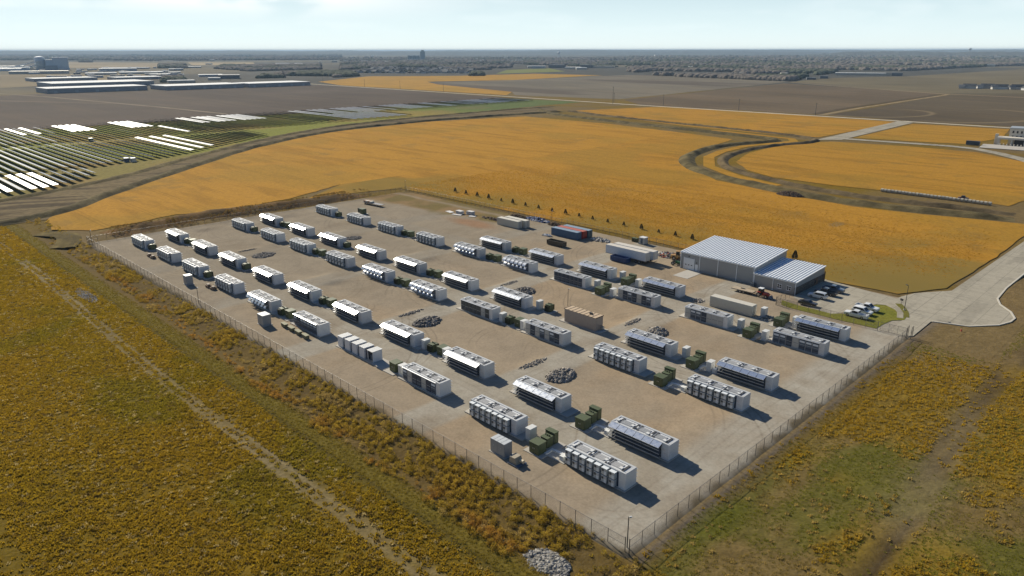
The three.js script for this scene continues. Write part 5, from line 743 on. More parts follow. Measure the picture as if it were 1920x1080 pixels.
{ const o = thing('water_tower', 'small water tower on the horizon at the far right', 'water tower', [-2300, -0.2, -9200]), m = M([0.4, 0.42, 0.42], 0.6); part('stem', cyl(4, 6, 66, 10, 0, 33, 0), m, o); part('tank', new THREE.SphereGeometry(17, 16, 10).scale(1, 0.6, 1).translate(0, 72, 0), m, o); }
{ const fm = { w: farWhite, g: farGrey, t: farTan, b: farDark }, nm = { w: 'small white flat-roofed shed far off in the town', g: 'small grey shed far off among the works', t: 'small tan building far off at the wood edge', b: 'dark-roofed building far off at the wood edge' };
  for (const [x, z, w, d, h, k] of [...FARB, ...FARC]) { const o = thing('distant_shed', nm[k], 'shed', [x, -0.2, z], facing(x, z) + 0.25 * (vn(x, z) - 0.5), 'distant sheds and works'); part('wall', box0(w, h * 0.8, d), k === 'w' ? farTan : fm[k], o); part('roof', box0(w * 1.02, h * 0.2 + 0.3, d * 1.02, 0, h * 0.8, 0), fm[k], o); } }
function gable(w, d, h, rise, e = 0.6) { const s = new THREE.Shape(); s.moveTo(-d / 2 - e, 0); s.lineTo(0, rise); s.lineTo(d / 2 + e, 0); const g = new THREE.ExtrudeGeometry(s, { depth: w + 2 * e, bevelEnabled: false }); g.rotateY(Math.PI / 2); g.translate(-w / 2 - e, h, 0); return g; }
{ // housing estate
  const r = rng(77), walls = [M([0.46, 0.44, 0.40], 0.8), M([0.36, 0.34, 0.31], 0.8), M([0.55, 0.54, 0.52], 0.8)], roofs = [[0.13, 0.135, 0.14], [0.17, 0.17, 0.168], [0.075, 0.078, 0.082]].map((c) => new THREE.MeshPhysicalMaterial({ color: new THREE.Color().setRGB(...c), roughness: 1, specularIntensity: 0.1 })), wg = box0(15, 3.4, 11), rg = gable(15, 11, 3.4, 3.4);
  const [a, b, c, d] = SUBURB; for (let i = 0; i < 21; i++) for (let j = 0; j < 6; j++) { if (r() < 0.12) continue; const u = (i + 0.2 + 0.6 * r()) / 21, v = (j + 0.2 + 0.6 * r()) / 6, x = mix(mix(a[0], b[0], u), mix(d[0], c[0], u), v), z = mix(mix(a[1], b[1], u), mix(d[1], c[1], u), v); const o = thing('house', 'grey-roofed house in the distant housing estate', 'house', [x, -0.2, z], -0.75 + Math.round(r() * 2) * 0.785 + (r() - 0.5) * 0.2, 'houses of the distant estate'); o.scale.setScalar(0.9 + 0.5 * r()); part('wall', wg, walls[Math.floor(r() * 3)], o); part('roof', rg, roofs[Math.floor(r() * 3)], o); }
  const hg = box0(20, 4, 13), hr = gable(20, 13, 4, 4.4), hr2 = gable(9, 9, 4, 3.2); [[-372, -1528, 'leftmost'], [-350, -1552, 'second from left'], [-326, -1540, 'third from left'], [-304, -1552, 'fourth from left'], [-283, -1540, 'rightmost']].forEach(([x, z, l], k) => { const o = thing('villa', `dark-roofed house at the far right field edge, ${l}`, 'house', [x, -0.2, z], 0.25 + 0.15 * k, 'houses at the far right field edge'); part('wall', hg, walls[k % 3], o); part('roof', hr, roofs[2], o); const w2 = part('garage', box0(9, 3.6, 9, -12, 0, 5), walls[(k + 1) % 3], o); part('garage_roof', hr2, roofs[0], o).position.set(-12, -0.4, 5); });
  const o = thing('school', 'long low white-roofed building at the wood edge on the right', 'building', [-775, -0.2, -2135], facing(-775, -2135)); part('wall', box0(152, 5.5, 30), farTan, o); for (let k = 0; k < 6; k++) part('roof_panel', box0(24.6, 0.8, 32, -64 + k * 25.4, 5.5, 0), k === 5 ? farDark : farWhite, o); part('dark_wing', box0(26, 8, 24, 76, 0, 16), farDark, o);
}
{ // white building at the right edge with portico
  const o = thing('office_block', 'cream three-storey building with portico at the right picture edge', 'building', [-101, -0.2, -640], 0.12), cw = M([0.58, 0.54, 0.46], 0.8, 0, { map: streak }), dk = M([0.06, 0.05, 0.045], 0.7), gl = M([0.03, 0.035, 0.04], 0.15);
  part('wall', box0(46, 11.2, 15, 0, 0, -8), cw, o); part('parapet', box0(46.8, 0.8, 15.8, 0, 11.2, -8), K.doorPale, o); const wgx = box(1.1, 1.7, 0.15); for (let f = 0; f < 3; f++) for (let k = 0; k < 17; k++) { const w = part('window', wgx, gl, o); w.position.set(-20.8 + k * 2.6, 2.2 + f * 3.4, -0.45); } for (let f = 0; f < 3; f++) for (let k = 0; k < 4; k++) { const w = part('window', wgx, gl, o); w.position.set(-23.05, 2.2 + f * 3.4, -3 - k * 3.4); w.rotation.y = Math.PI / 2; }
  part('portico_roof', box0(26, 1.3, 10, -16, 4.4, 5), cw, o); for (const x of [-28, -20, -12, -5]) for (const z of [1, 9]) part('column', box0(1.2, 4.4, 1.2, x, 0, z), cw, o); part('entrance', box(18, 3.4, 0.4, -10, 1.8, -0.3), dk, o); part('chimney_tower', box0(2, 7.5, 2, -30, 0, 4), cw, o);
  single('forecourt', box0(62, 0.3, 26, 0, -0.18, 0), K.slab, 'concrete forecourt in front of the cream building', 'forecourt', [-104, 0, -617], 0.12); boxContainer(-140.3, -613.4, 8.5, 2.8, 2.6, M([0.035, 0.045, 0.06], 0.6), K.doorDark, 'dark shipping container on the forecourt edge, far right', null);
  for (let k = 0; k < 9; k++) { single('bollard', cyl(0.35, 0.4, 1.5, 8, 0, 0.6, 0), cw, `pale bollard before the cream building, ${ORD[k]} from left`, 'bollard', [-126 + k * 2.2, 0, -626 + k * 0.2], 0, 'bollards before the cream building'); }
}
// utility poles along the far road
[[-1369, -815, 14], [-1208, -808, 15], [-1085, -800, 15], [-960, -796, 14], [-602, -790, 13], [-587, -768, 22], [-525, -790, 14], [-420, -786, 13], [-330, -784, 13]].forEach(([x, z, h], k) => { const o = thing('utility_pole', `${h > 20 ? 'tallest' : 'thin'} utility pole beside the far road, ${ORD[k]} from left`, 'pole', [x, -0.2, z], 0.1, 'utility poles along the far road'); part('mast', cyl(0.16, 0.24, h, 6, 0, h / 2, 0), K.tray, o); part('crossarm', box(2.8, 0.16, 0.16, 0, h - 1, 0), K.tray, o); });
// pale bales in a row beside the ditch
{ const r = rng(12), bm = [M([0.42, 0.38, 0.30], 0.95, 0, { map: grain }), M([0.36, 0.33, 0.27], 0.95, 0, { map: grain })], bg = (() => { const g = new THREE.CylinderGeometry(0.78, 0.78, 1.22, 14, 3); g.rotateZ(Math.PI / 2); const p = g.attributes.position; for (let i = 0; i < p.count; i++) { const k = 1 + 0.05 * (vn(p.getX(i) * 4 + 9, p.getY(i) * 4 + p.getZ(i) * 3) - 0.5); p.setXYZ(i, p.getX(i), p.getY(i) * k, p.getZ(i) * k); } g.computeVertexNormals(); return g; })();
  const tens = ['twentieth', 'thirtieth'], BALE = ['first', 'second', 'third', 'fourth', 'fifth', 'sixth', 'seventh', 'eighth', 'ninth', 'tenth', 'eleventh', 'twelfth', 'thirteenth', 'fourteenth', 'fifteenth', 'sixteenth', 'seventeenth', 'eighteenth', 'nineteenth', ...Array.from({ length: 11 }, (_, q) => q % 10 ? 'twenty-' + ['', 'first', 'second', 'third', 'fourth', 'fifth', 'sixth', 'seventh', 'eighth', 'ninth'][q] : tens[q / 10])];
  for (let k = 0; k < 30; k++) { const t = k / 29; single('bale', bg, bm[k % 2], `pale round bale beside the curved ditch, ${BALE[k]} from left`, 'bale', [mix(-121, -75, t), 0.58, -377.2 + Math.sin(k) * 0.25 + t * 0.8], 0.1 * (r() - 0.5), 'row of pale bales'); } }

// ---------------------------------------------------------------- vegetation
camera.updateMatrixWorld(); camera.updateProjectionMatrix();
const tmpV = new THREE.Vector3();
function inView(x, y, z, m = 1.12) { tmpV.set(x, y, z).project(camera); return tmpV.z < 1 && Math.abs(tmpV.x) < m && Math.abs(tmpV.y) < m; }
function bladeClump(n, h, spread, seed, w = 0.09, droop = 0.35) {
  const r = rng(seed), pos = [];
  for (let k = 0; k < n; k++) {
    const a = r() * 6.283, d = Math.sqrt(r()) * spread, bx = Math.cos(a) * d, bz = Math.sin(a) * d, l = h * (0.55 + 0.45 * r()) * (1 - 0.45 * d / spread), out = droop * (0.4 + r()), a2 = a + (r() - 0.5) * 1.6, tx = bx + Math.cos(a2) * l * out, tz = bz + Math.sin(a2) * l * out, wa = r() * 6.283, ww = w * (0.6 + 0.8 * r());
    const mx = mix(bx, tx, 0.42), mz = mix(bz, tz, 0.42), my = l * 0.62, cx = Math.cos(wa) * ww, cz = Math.sin(wa) * ww;
    pos.push(bx - cx, -0.06, bz - cz, bx + cx, -0.06, bz + cz, mx + cx * 0.9, my, mz + cz * 0.9, bx - cx, -0.06, bz - cz, mx + cx * 0.9, my, mz + cz * 0.9, mx - cx * 0.9, my, mz - cz * 0.9, mx - cx * 0.9, my, mz - cz * 0.9, mx + cx * 0.9, my, mz + cz * 0.9, tx, l, tz);
  }
  const g = new THREE.BufferGeometry(); g.setAttribute('position', new THREE.Float32BufferAttribute(pos, 3)); g.computeVertexNormals(); return g;
}
function leafClump(n, rx, ry, seed, s) {
  const r = rng(seed), pos = [];
  for (let k = 0; k < n; k++) {
    const a = r() * 6.283, u = Math.pow(r(), 0.5), e = r(), R = rx * Math.sqrt(1 - Math.pow(e * 0.9, 2)) * u, x = Math.cos(a) * R, z = Math.sin(a) * R, y = ry * e, q = s * (0.6 + 0.8 * r());
    const v = [r() - 0.5, r() - 0.2, r() - 0.5], w = [r() - 0.5, r() - 0.5, r() - 0.5], lv = Math.hypot(...v) || 1, lw = Math.hypot(...w) || 1;
    pos.push(x, y, z, x + v[0] / lv * q, y + v[1] / lv * q, z + v[2] / lv * q, x + w[0] / lw * q, y + w[1] / lw * q * 0.8, z + w[2] / lw * q);
  }
  const g = new THREE.BufferGeometry(); g.setAttribute('position', new THREE.Float32BufferAttribute(pos, 3)); g.computeVertexNormals(); return g;
}
const vegMat = new THREE.MeshPhysicalMaterial({ color: 0xffffff, specularIntensity: 0.1, roughness: 1, side: THREE.DoubleSide, transmission: 0.45, thickness: 0 });
const m4 = new THREE.Matrix4(), qt = new THREE.Quaternion(), eu = new THREE.Euler(), vp = new THREE.Vector3(), vs = new THREE.Vector3(), colr = new THREE.Color();
function scatter(name, label, category, geos, items, mat = vegMat) {
  geos.forEach((geo, gi) => {
    const mine = items.filter((_, k) => k % geos.length === gi); if (!mine.length) return;
    const im = new THREE.InstancedMesh(geo, mat, mine.length); im.name = numbered(name); im.userData = { kind: 'stuff', label, category }; sh(im);
    mine.forEach((t, k) => { eu.set(t.tx ?? 0, t.r, t.tz ?? 0); qt.setFromEuler(eu); m4.compose(vp.set(t.x, t.y, t.z), qt, vs.set(t.s, t.s * (t.h ?? 1), t.s)); im.setMatrixAt(k, m4); im.setColorAt(k, colr.setRGB(...t.c)); });
    scene.add(im);
  });
}
function jitterGrid(x0, x1, z0, z1, step, seed, fn) { const r = rng(seed), out = []; for (let x = x0; x < x1; x += step) for (let z = z0; z < z1; z += step) { const t = fn(x + (r() - 0.5) * step * 1.3, z + (r() - 0.5) * step * 1.3, r); if (t) out.push(t); } return out; }
const tufts = [0, 1, 2, 3].map((k) => bladeClump(15, 0.42, 0.30, 50 + k, 0.075, 0.5));
// dry field in front of the long fence
{
  const items = jitterGrid(-345, 10, -54.4, 16, 0.56, 3, (x, z, r) => {
    if (!inView(x, 0, z)) return null; const d = Math.hypot(x, z, 66), keep = clamp(1.25 - (d - 120) / 330, 0.3, 1); if (r() > keep) return null;
    const tr = hump(z, -47 + Math.sin(x * 0.03) * 0.8, 1.9) * smooth(0.30, 0.58, fbm(x * 0.07 + 1, z * 0.12 + 60, 3)); if (r() < tr * 0.55) return null; { const rz = z + 47 - Math.sin(x * 0.03) * 0.8; if ((Math.abs(rz - 0.95) < 0.42 || Math.abs(rz + 0.95) < 0.42) && r() < 0.9) return null; }
    const bare = smooth(0.60, 0.74, fbm(x * 0.06 + 33, z * 0.06 + 71, 4)); 
    if (z > -14 && Math.abs(z + 9.7) < 1.3 && r() < 0.75) return null;
    const n = fbm(x * 0.05 + 5, z * 0.05 + 3, 4), g = smooth(0.58, 0.75, fbm(x * 0.05 + 90, z * 0.05 + 12, 4)), cl = fbm(x * 0.45, z * 0.45 + 3, 2);
    if (cl < 0.30 && r() < 0.4) return null;
    let c = mix3([0.32, 0.225, 0.015], [0.39, 0.245, 0.020], n); c = mix3(c, [0.235, 0.205, 0.018], g * 0.5); return { x, y: hgt(x, z), z, r: r() * 6.28, s: (0.65 + 0.7 * cl + 0.25 * r()) / Math.sqrt(keep), h: 0.7 + 0.4 * r(), c: mul3(r() < 0.06 ? [0.46, 0.36, 0.15] : r() < 0.05 ? [0.20, 0.13, 0.03] : c, 0.8 + 0.4 * r()) };
  });
  scatter('field_grass', 'golden dry grass tufts covering the field in front', 'grass', tufts, items);
  const strip = jitterGrid(-345, -35, -59.5, -54.2, 0.5, 4, (x, z, r) => { if (!inView(x, 0, z) || r() > clamp(1.2 - (Math.hypot(x, z, 66) - 110) / 300, 0.25, 0.9)) return null; return { x, y: hgt(x, z), z, r: r() * 6.28, s: 0.55 + 0.3 * r(), h: 0.6, c: mul3(mix3([0.30, 0.215, 0.030], [0.23, 0.185, 0.026], fbm(x * 0.2, z * 0.2, 3)), 0.75 + 0.4 * r()) }; });
  scatter('verge_grass', 'short olive grass on the mown strip beside the weeds', 'grass', tufts.slice(0, 2), strip);
}
// weeds between fence and field: olive by the fence, rusty orange outside
{
  const weeds = [0, 1, 2].map((k) => leafClump(90, 0.62, 0.95, 80 + k, 0.20)), stalks = [0, 1].map((k) => bladeClump(26, 1.05, 0.40, 90 + k, 0.055, 0.55));
  const mk = (seed, step, thin) => jitterGrid(-345, -34, -69.6, -58.0, step, seed, (x, z, r) => {
    if (!inView(x, 0, z)) return null; const n = fbm(x * 0.12 + 7, z * 0.12 + 5, 4), n2 = fbm(x * 0.05 + 2, z * 0.22 + 15, 3); const left = smooth(-235, -285, x);
    const inner = -64.2 - 3.2 * smooth(-130, -230, x), outer = -60.0 - 3.5 * smooth(-130, -230, x) - 2.0 * smooth(-280, -330, x); if (z > outer + 1.9 + (n - 0.5) * 5) return null; if (n < 0.44 && r() < 0.8) return null; if (r() < 0.25 + left * 0.6) return null;
    const o = hump(z, outer + (n2 - 0.5) * 3.5, 1.7) * (1 - 0.6 * left); let c = mix3(mix3([0.30, 0.225, 0.026], [0.42, 0.275, 0.036], n), [0.42, 0.215, 0.040], clamp(o * 0.85) * smooth(0.34, 0.56, fbm(x * 0.16 + 21, z * 0.16, 3))); c = mix3(c, [0.46, 0.34, 0.13], 0.7 * smooth(0.60, 0.75, fbm(x * 0.3 + 40, z * 0.3, 3)));
    if (x > -59 && x < -50.5 && z > -63.6) return null;
    return { x, y: hgt(x, z) - 0.05, z, r: r() * 6.28, s: (0.30 + 0.72 * n + 0.30 * r()) * (thin ? 0.85 : 1), h: 0.65 + 0.45 * r(), c: mul3(c, 0.7 + 0.55 * r()) };
  });
  scatter('weeds', 'olive and rusty orange weeds along the long fence', 'weeds', weeds, mk(5, 0.86, false)); scatter('weed_stalks', 'tall dry stalks among the weeds along the long fence', 'weeds', stalks, mk(6, 0.92, true));
  const berm = jitterGrid(-312, -288, -196, -80, 1.1, 8, (x, z, r) => { const n = fbm(x * 0.2, z * 0.2, 3); if (n < 0.52 || Math.abs(x + 299) > 8) return null; return { x, y: 0.1 + 1.3 * hump(x, -299.5, 5), z, r: r() * 6.28, s: 0.5 + 0.5 * r(), h: 0.7, c: mul3(mix3([0.25, 0.13, 0.032], [0.19, 0.145, 0.035], r()), 0.7 + 0.5 * r()) }; });
  scatter('bank_weeds', 'brown weeds on the earth bank behind the left fence', 'weeds', weeds.slice(0, 2), berm);
}
// rough ground right of the yard
{
  const items = jitterGrid(-46, 12, -258, -60, 0.62, 13, (x, z, r) => {
    if (!inView(x, 0, z)) return null; const patch = mix(fbm(x * 0.055 + 70, z * 0.035 + 20, 4), fbm(x * 0.24 + 7, z * 0.16 + 2, 3), 0.35), tc = Math.sin(z * 0.05) * 1.2; if (z < -176 && x < -28) return null; if (z < -182 && x < -30) return null;
    const p = smooth(0.50, 0.60, patch), d = Math.hypot(x, z, 66); if (r() > p * 0.62 * clamp(1.3 - (d - 110) / 300, 0.35, 1) + 0.035) return null; if (Math.abs(x + 24.7 - tc) < 2.2 && r() < 0.85) return null; if (x < -43.6 && r() < 0.7) return null;
    const c = mix3(mix3([0.38, 0.26, 0.018], [0.43, 0.27, 0.022], patch), [0.42, 0.31, 0.12], (1 - p) * 0.7); return { x, y: hgt(x, z), z, r: r() * 6.28, s: 0.65 + 0.65 * r(), h: 0.7 + 0.5 * r(), c: mul3(c, 0.8 + 0.4 * r()) };
  });
  const turf = jitterGrid(-45.5, 12, -258, -60, 0.62, 14, (x, z, r) => { if (!inView(x, 0, z) || (z < -180 && x < -29)) return null; const d = Math.hypot(x, z, 66); if (r() > clamp(1.15 - (d - 100) / 260, 0.2, 0.95)) return null; const gr = fbm(x * 0.07 + 20, z * 0.05 + 44, 4), n = fbm(x * 0.4, z * 0.4, 2), tc = Math.sin(z * 0.05) * 1.2; if (Math.abs(x + 24.7 - tc) < 2.4 && r() < 0.9) return null; if (n < 0.34) return null; const c = mix3(mix3([0.32, 0.23, 0.045], [0.38, 0.28, 0.075], n), [0.225, 0.225, 0.016], 0.85 * smooth(0.42, 0.58, gr)); return { x, y: hgt(x, z), z, r: r() * 6.28, s: 0.55 + 0.35 * r(), h: 0.45, c: mul3(c, 0.7 + 0.5 * r()) }; });
  scatter('turf', 'short green and brown turf right of the yard', 'grass', tufts.slice(0, 2), turf);
  scatter('rough_grass', 'scattered golden grass tufts right of the yard', 'grass', tufts, items);
}
// golden crop behind the yard, where single tufts still show
{
  const crop = [0, 1].map((k) => bladeClump(7, 0.20, 0.42, 60 + k, 0.12, 1.0));
  const poly = AREA.goldNear, inside = (x, z) => { let c = false; for (let i = 0, j = poly.length - 1; i < poly.length; j = i++) { const [xi, zi] = poly[i], [xj, zj] = poly[j]; if ((zi > z) !== (zj > z) && x < (xj - xi) * (z - zi) / (zj - zi) + xi) c = !c; } return c; };
  const items = jitterGrid(-300, -55, -345, -219, 0.95, 17, (x, z, r) => { if (!inside(x, z) || !inView(x, 0, z, 1.05)) return null; const n = fbm(x * 0.05 + 2, z * 0.05 + 4, 4), th = 0.55 * smooth(-262, -222, z) * smooth(0.30, 0.62, n) + 0.6 * smooth(-105, -60, x) * smooth(-330, -250, z) * smooth(0.38, 0.6, n); if (r() < th + smooth(-250, -340, z) * 1.05) return null; return { x, y: -0.1, z, r: r() * 6.28, s: 0.75 + 0.5 * r(), h: 0.8, c: mul3(mix3([0.47, 0.25, 0.025], [0.43, 0.24, 0.025], vn(x * 0.15, z * 0.6)), 0.85 + 0.3 * r()) }; });
  scatter('crop', 'low golden crop in the field behind the yard', 'crop', crop, items);
}
// young evergreens in a row behind the rear fence
{
  const leaf = M([0.075, 0.062, 0.022], 1, 0, { side: THREE.DoubleSide }), bark = M([0.09, 0.06, 0.035], 0.95), xs = [-269, -261, -253, -245, -236.5, -229, -221, -213, -205, -197.3, -189.8, -182.6, -174.8, -166.8, -158.4, -150.4, -143, -135.8];
  const crown = (seed) => { const r = rng(seed), pos = []; for (let k = 0; k < 620; k++) { const t = Math.pow(r(), 0.9), rr = 0.74 * (1 - t) + 0.10, a = r() * 6.283, R = rr * Math.sqrt(r()), x = Math.cos(a) * R, z = Math.sin(a) * R, y = 0.25 + t * 1.95, s = 0.17 + 0.12 * r(); pos.push(x, y, z, x + Math.cos(a) * s, y - 0.05 + (r() - 0.5) * 0.2, z + Math.sin(a) * s, x + (r() - 0.5) * s, y + s, z + (r() - 0.5) * s); } const g = new THREE.BufferGeometry(); g.setAttribute('position', new THREE.Float32BufferAttribute(pos, 3)); g.computeVertexNormals(); return g; };
  const crowns = [1, 2, 3].map((k) => crown(400 + k)), trunk = cyl(0.03, 0.06, 1.2, 6, 0, 0.45, 0), r = rng(41), put = (x, z, s, label, group, k) => { const o = thing('sapling', label, 'tree', [x, -0.12, z], r() * 6, group); o.scale.setScalar(s); part('trunk', trunk, bark, o); part('crown', crowns[k % 3], leaf, o); };
  const words = ['first', 'second', 'third', 'fourth', 'fifth', 'sixth', 'seventh', 'eighth', 'ninth', 'tenth', 'eleventh', 'twelfth', 'thirteenth', 'fourteenth', 'fifteenth', 'sixteenth', 'seventeenth', 'eighteenth'];
  xs.forEach((x, k) => put(x, -228.6, 0.62 + 0.38 * r(), `young dark evergreen behind the rear fence, ${words[k]} from left`, 'row of young evergreens', k)); put(-97.4, -229.5, 1.3, 'larger dark evergreen behind the steel building', null, 2);
}
// woods on the plain: bare crowns, a few evergreens
{
  const crown = (seed, d) => { const g = new THREE.IcosahedronGeometry(1, d), p = g.attributes.position; for (let i = 0; i < p.count; i++) { const x = p.getX(i), y = p.getY(i), z = p.getZ(i), k = 0.72 + 0.56 * fbm(x * 1.7 + seed * 7 + 20, y * 1.7 + z * 2.3 + 20, 3); p.setXYZ(i, x * k, y * k, z * k); } g.computeVertexNormals(); return g; };
  const geos = [crown(1, 2), crown(2, 2), crown(3, 1)], mat = new THREE.MeshPhysicalMaterial({ color: 0xffffff, roughness: 1, specularIntensity: 0.1 });
  const inP = (poly, x, z) => { let c = false; for (let i = 0, j = poly.length - 1; i < poly.length; j = i++) { const [xi, zi] = poly[i], [xj, zj] = poly[j]; if ((zi > z) !== (zj > z) && x < (xj - xi) * (z - zi) / (zj - zi) + xi) c = !c; } return c; };
  const fill = (poly, n, seed, green, far = 2.2, size = 1) => {
    const r = rng(seed), out = []; let x0 = 1e9, x1 = -1e9, z0 = 1e9, z1 = -1e9, near = 1e9; for (const [x, z] of poly) { x0 = Math.min(x0, x); x1 = Math.max(x1, x); z0 = Math.min(z0, z); z1 = Math.max(z1, z); near = Math.min(near, Math.hypot(x, z)); }
    for (let k = 0; k < n * 400 && out.length < n; k++) { const t = Math.pow(r(), far), x = mix(x1, x0, Math.pow(r(), far * 0.8)), z = mix(z1, z0, Math.pow(r(), far * 0.8)); if (!inP(poly, x, z)) continue; const d = Math.hypot(x, z); if (r() > Math.pow(near / d, 1.2)) continue; const gap = fbm(x * 0.004 + 3, z * 0.004, 3); if (gap > 0.60) continue; const s = (3.6 + 3.2 * r()) * size * (1 + 0.25 * (d / near - 1)), ev = fbm(x * 0.006 + 60, z * 0.006, 3) > 0.60 - green; out.push({ x, y: s * 0.40, z, r: r() * 6.28, s: s * 1.7, h: 0.46 + 0.2 * r(), c: mul3(ev ? [0.085, 0.092, 0.062] : mix3([0.150, 0.128, 0.106], [0.165, 0.142, 0.12], r()), 0.92 + 0.16 * r()) }); }
    return out;
  };
  const all = [...fill(WOOD.woodCentre, 9000, 1, 0.02), ...fill(WOOD.woodRight, 15000, 2, 0.06), ...fill(WOOD.hedgeLeft, 2500, 3, 0.12, 1.2), ...fill(WOOD.copse, 2600, 4, 0.15, 1.1), ...fill(WOOD.copse2, 900, 5, 0.1, 1.1), ...fill(WOOD.copse3, 300, 6, 0.1, 1.1), ...fill(WOOD.farLeft, 5000, 7, 0.0, 1.6, 1.6), ...fill(WOOD.clump, 80, 8, 0.3, 1), ...fill(WOOD.trees4, 160, 9, 0.1, 1), ...fill(WOOD.suburbTrees, 420, 10, 0.05, 1, 0.6)];
  scatter('woodland', 'bare grey-brown woods and copses on the far plain', 'woods', geos, all, mat);
  // low wooded hills that close the view
  const hill = (name, R, a0, a1, h0, h1, seed) => { const pos = [], col = [], idx = [], n = 160, m = 5; for (let i = 0; i <= n; i++) { const a = mix(a0, a1, i / n), e = smooth(0, 0.12, i / n) * smooth(1, 0.88, i / n); for (let k = 0; k <= m; k++) { const t = k / m, rr = R * (1 + 0.16 * t), h = mix(h0, h1, fbm(i * 0.07 + seed, 3.3, 4)) * Math.sin(t * Math.PI / 2) * (0.3 + 0.7 * e) + fbm(i * 0.9 + seed, k * 2.1, 2) * 9 * (k > 0); pos.push(-Math.sin(a) * rr, h - 1, -Math.cos(a) * rr); col.push(...mul3(C.wood, 0.7 + 0.6 * fbm(i * 0.4, k * 1.3 + seed, 3))); if (i < n && k < m) { const q = i * (m + 1) + k; idx.push(q, q + m + 1, q + 1, q + 1, q + m + 1, q + m + 2); } } } const g = new THREE.BufferGeometry(); g.setAttribute('position', new THREE.Float32BufferAttribute(pos, 3)); g.setAttribute('color', new THREE.Float32BufferAttribute(col, 3)); g.setIndex(idx); g.computeVertexNormals(); structure(name, g, new THREE.MeshPhysicalMaterial({ vertexColors: true, roughness: 1, specularIntensity: 0.05, side: THREE.DoubleSide })); };
  hill('hills', 15000, rad(95), rad(-10), 25, 95, 4); hill('hills', 8200, rad(24), rad(-8), 20, 62, 9); hill('hills', 11500, rad(70), rad(20), 20, 60, 14);
}
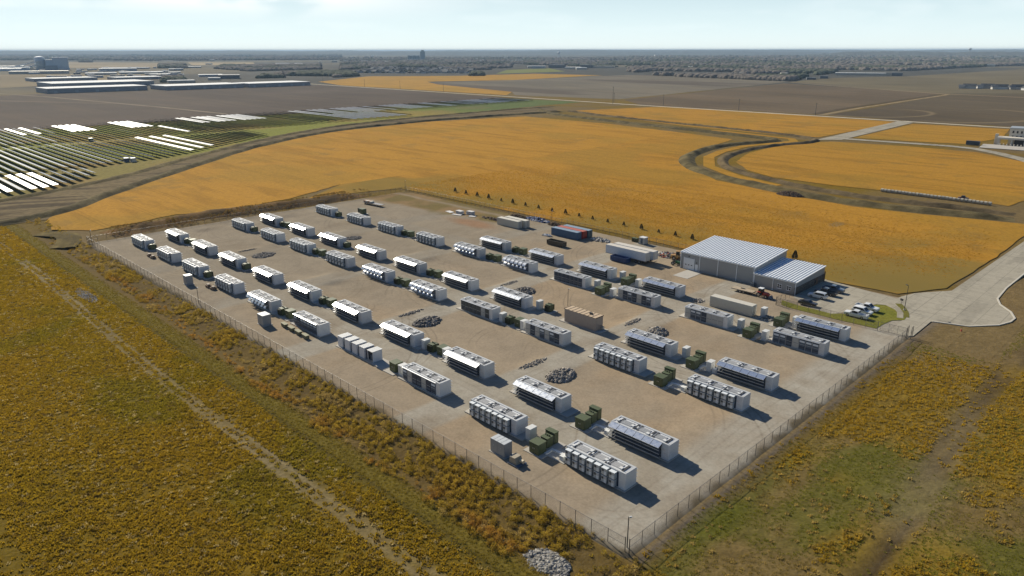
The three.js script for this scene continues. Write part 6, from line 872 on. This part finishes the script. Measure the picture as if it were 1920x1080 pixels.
// ---------------------------------------------------------------- stones, rubble, scrap
{
  const rock = (seed) => { const g = new THREE.IcosahedronGeometry(0.5, 1), p = g.attributes.position; for (let i = 0; i < p.count; i++) { const x = p.getX(i), y = p.getY(i), z = p.getZ(i), k = 0.7 + 0.6 * vn(x * 3 + seed * 5 + 20, y * 3 + z * 2.1 + 20); p.setXYZ(i, x * k, y * k * 0.75, z * k * 1.1); } g.computeVertexNormals(); return g; };
  const rocks = [rock(1)], rm = new THREE.MeshStandardMaterial({ color: 0xffffff, roughness: 0.95, flatShading: true });
  const heap = (name, label, cx, cz, rx, rz, h, n, s, seed, cols, y = null) => { const r = rng(seed), it = []; for (let k = 0; k < n; k++) { const a = r() * 6.283, d = Math.sqrt(r()), x = cx + Math.cos(a) * d * rx, z = cz + Math.sin(a) * d * rz, top = h * Math.max(0, 1 - d * d); it.push({ x, y: (y ?? padH(x, z)) + top * Math.pow(r(), 0.6) + 0.04, z, r: r() * 6.28, tx: r() * 3, tz: r() * 3, s: s * (0.55 + 0.9 * r()), c: mul3(cols[Math.floor(r() * cols.length)], 0.7 + 0.6 * r()) }); } scatter(name, label, 'stones', rocks, it, rm); };
  const grey = [[0.27, 0.235, 0.19], [0.17, 0.15, 0.125], [0.36, 0.32, 0.26]], dark = [[0.11, 0.098, 0.085], [0.20, 0.18, 0.15], [0.30, 0.265, 0.22]];
  heap('rubble_pile', 'rock pile in the near swale, left of the nearest cooling containers', -92.6, -106.8, 2.2, 4.0, 0.8, 460, 0.62, 1, grey); heap('rubble_pile', 'dark rock pile in the near swale at the middle of the yard', -138.2, -106.8, 2.2, 4.2, 0.8, 460, 0.60, 2, dark); heap('rubble_pile', 'rock pile in the far swale right of the tan shed', -92.4, -142.4, 2.1, 3.4, 0.8, 460, 0.60, 3, grey); heap('rubble_pile', 'dark rock pile in the far swale behind an awning container', -137.8, -142.2, 2.3, 3.6, 0.8, 460, 0.60, 4, dark); heap('rubble_pile', 'flat grey rock bed in the near swale at the left', -228, -107.6, 2.4, 4.2, 0.3, 420, 0.42, 5, grey); heap('rubble_pile', 'flat dark rock bed in the far swale at the left', -227, -142.4, 2.4, 3.6, 0.35, 340, 0.42, 6, dark);
  heap('rubble_strip', 'thin line of stones in the near swale, right half', -100.8, -106.8, 0.9, 4.4, 0.15, 110, 0.36, 7, grey); heap('rubble_strip', 'thin line of stones in the near swale, middle', -146.0, -107.8, 0.8, 4.0, 0.15, 100, 0.34, 8, grey); heap('rubble_strip', 'thin line of stones beside the tan shed', -100.6, -143.6, 0.8, 3.6, 0.15, 100, 0.36, 9, grey); heap('rubble_strip', 'thin line of stones in the far swale, middle', -145.8, -143.8, 0.8, 3.6, 0.12, 90, 0.34, 10, grey); heap('rubble_strip', 'thin line of stones in the near swale, left', -237.0, -106.0, 0.7, 3.6, 0.1, 80, 0.3, 11, grey);
  heap('riprap', 'patch of pale stones among the weeds at the bottom edge', -54.8, -61.0, 3.6, 2.9, 0.25, 760, 0.52, 12, [[0.25, 0.232, 0.20], [0.33, 0.31, 0.27], [0.17, 0.158, 0.135]], -0.95); heap('riprap', 'patch of pale stones in the field at the left', -224, -51.6, 9, 1.6, 0.12, 420, 0.4, 13, [[0.25, 0.225, 0.185], [0.32, 0.29, 0.25]], -0.35);
  heap('brush_pile', 'dark brown brush pile beside the curved ditch', -148.5, -335.5, 6.5, 3.2, 2.0, 700, 0.7, 14, [[0.075, 0.045, 0.028], [0.11, 0.07, 0.04], [0.05, 0.034, 0.022]], -0.2); heap('brush_pile', 'brown brush heap on the rear fence left of the blue scrap', -207, -210.3, 5, 1.1, 0.9, 260, 0.5, 15, [[0.06, 0.038, 0.022], [0.10, 0.06, 0.03]], 0); heap('brush_pile', 'brown brush heap between blue scrap and blue containers', -186.5, -209.6, 3.4, 1.6, 1.1, 260, 0.5, 16, [[0.07, 0.045, 0.025], [0.12, 0.07, 0.03]], 0);
  heap('scrap_heap', 'heap of blue and white sacks along the rear fence', -197, -211.0, 6.4, 1.6, 0.9, 130, 1.0, 17, [[0.05, 0.07, 0.17], [0.45, 0.47, 0.50], [0.03, 0.035, 0.06], [0.12, 0.15, 0.25], [0.60, 0.60, 0.60]], 0); heap('scrap_heap', 'pale scrap strewn between trailers and steel building', -128.5, -203.5, 5.2, 3.4, 0.5, 120, 0.8, 18, [[0.55, 0.53, 0.48], [0.12, 0.11, 0.10], [0.30, 0.08, 0.05], [0.40, 0.30, 0.16], [0.22, 0.22, 0.23]], 0); heap('scrap_heap', 'pale debris beside the right end of the blue containers', -158.5, -203.5, 4.2, 2.2, 0.6, 70, 0.8, 19, [[0.5, 0.48, 0.44], [0.25, 0.25, 0.25], [0.4, 0.36, 0.3]], 0); heap('scrap_heap', 'brown debris trail left of the two cream containers', -211, -199.8, 7.5, 1.8, 0.4, 120, 0.55, 20, [[0.14, 0.09, 0.055], [0.24, 0.17, 0.11], [0.08, 0.055, 0.04]], 0); heap('scrap_heap', 'white debris in front of the blue container', -176.8, -194.8, 2.4, 0.9, 0.4, 40, 0.7, 21, [[0.55, 0.55, 0.55], [0.2, 0.2, 0.2]], 0);
  heap('scrap_heap', 'thin pale wire scrap right of the rearmost awning container', -97.5, -169.6, 1.8, 2.0, 0.3, 50, 0.4, 22, [[0.38, 0.35, 0.30], [0.25, 0.22, 0.19]], 0); heap('scrap_heap', 'thin pale wire scrap right of the lone cream container', -77.6, -170.4, 2.2, 2.0, 0.3, 60, 0.4, 23, [[0.40, 0.37, 0.31], [0.25, 0.22, 0.19]], 0);
  const wp = M([0.56, 0.54, 0.52], 0.7, 0, { map: grain }); [[-235, -196.4, 4.2, 0.3, 2.2], [-229.6, -197.4, 3.4, 1.3, 2.0], [-224.8, -199.2, 3.2, 1.5, 2.0], [-228.5, -194.8, 4.6, 0.2, 1.6], [-221.5, -197.2, 3.0, 0.25, 1.8]].forEach(([x, z, w, h, d], k) => { const o = thing('panel_stack', `${['leftmost low', 'tall left', 'tall right', 'front low', 'rightmost low'][k]} stack of pale panels on the grassy rear corner`, 'panels', [x, 0, z], 0.15 * k - 0.2, 'stacks of pale panels'); const n = Math.max(1, Math.round(h / 0.22)); for (let q = 0; q < n; q++) part('panel', rbox(w, 0.16, d, 0.02, 0.05 * (q % 2), 0.1 + q * 0.22, 0.04 * (q % 3)), wp, o); part('bearer', box0(w * 0.8, 0.08, 0.2, 0, -0.05, 0), K.tray, o); });
}
renderer.render(scene, camera);
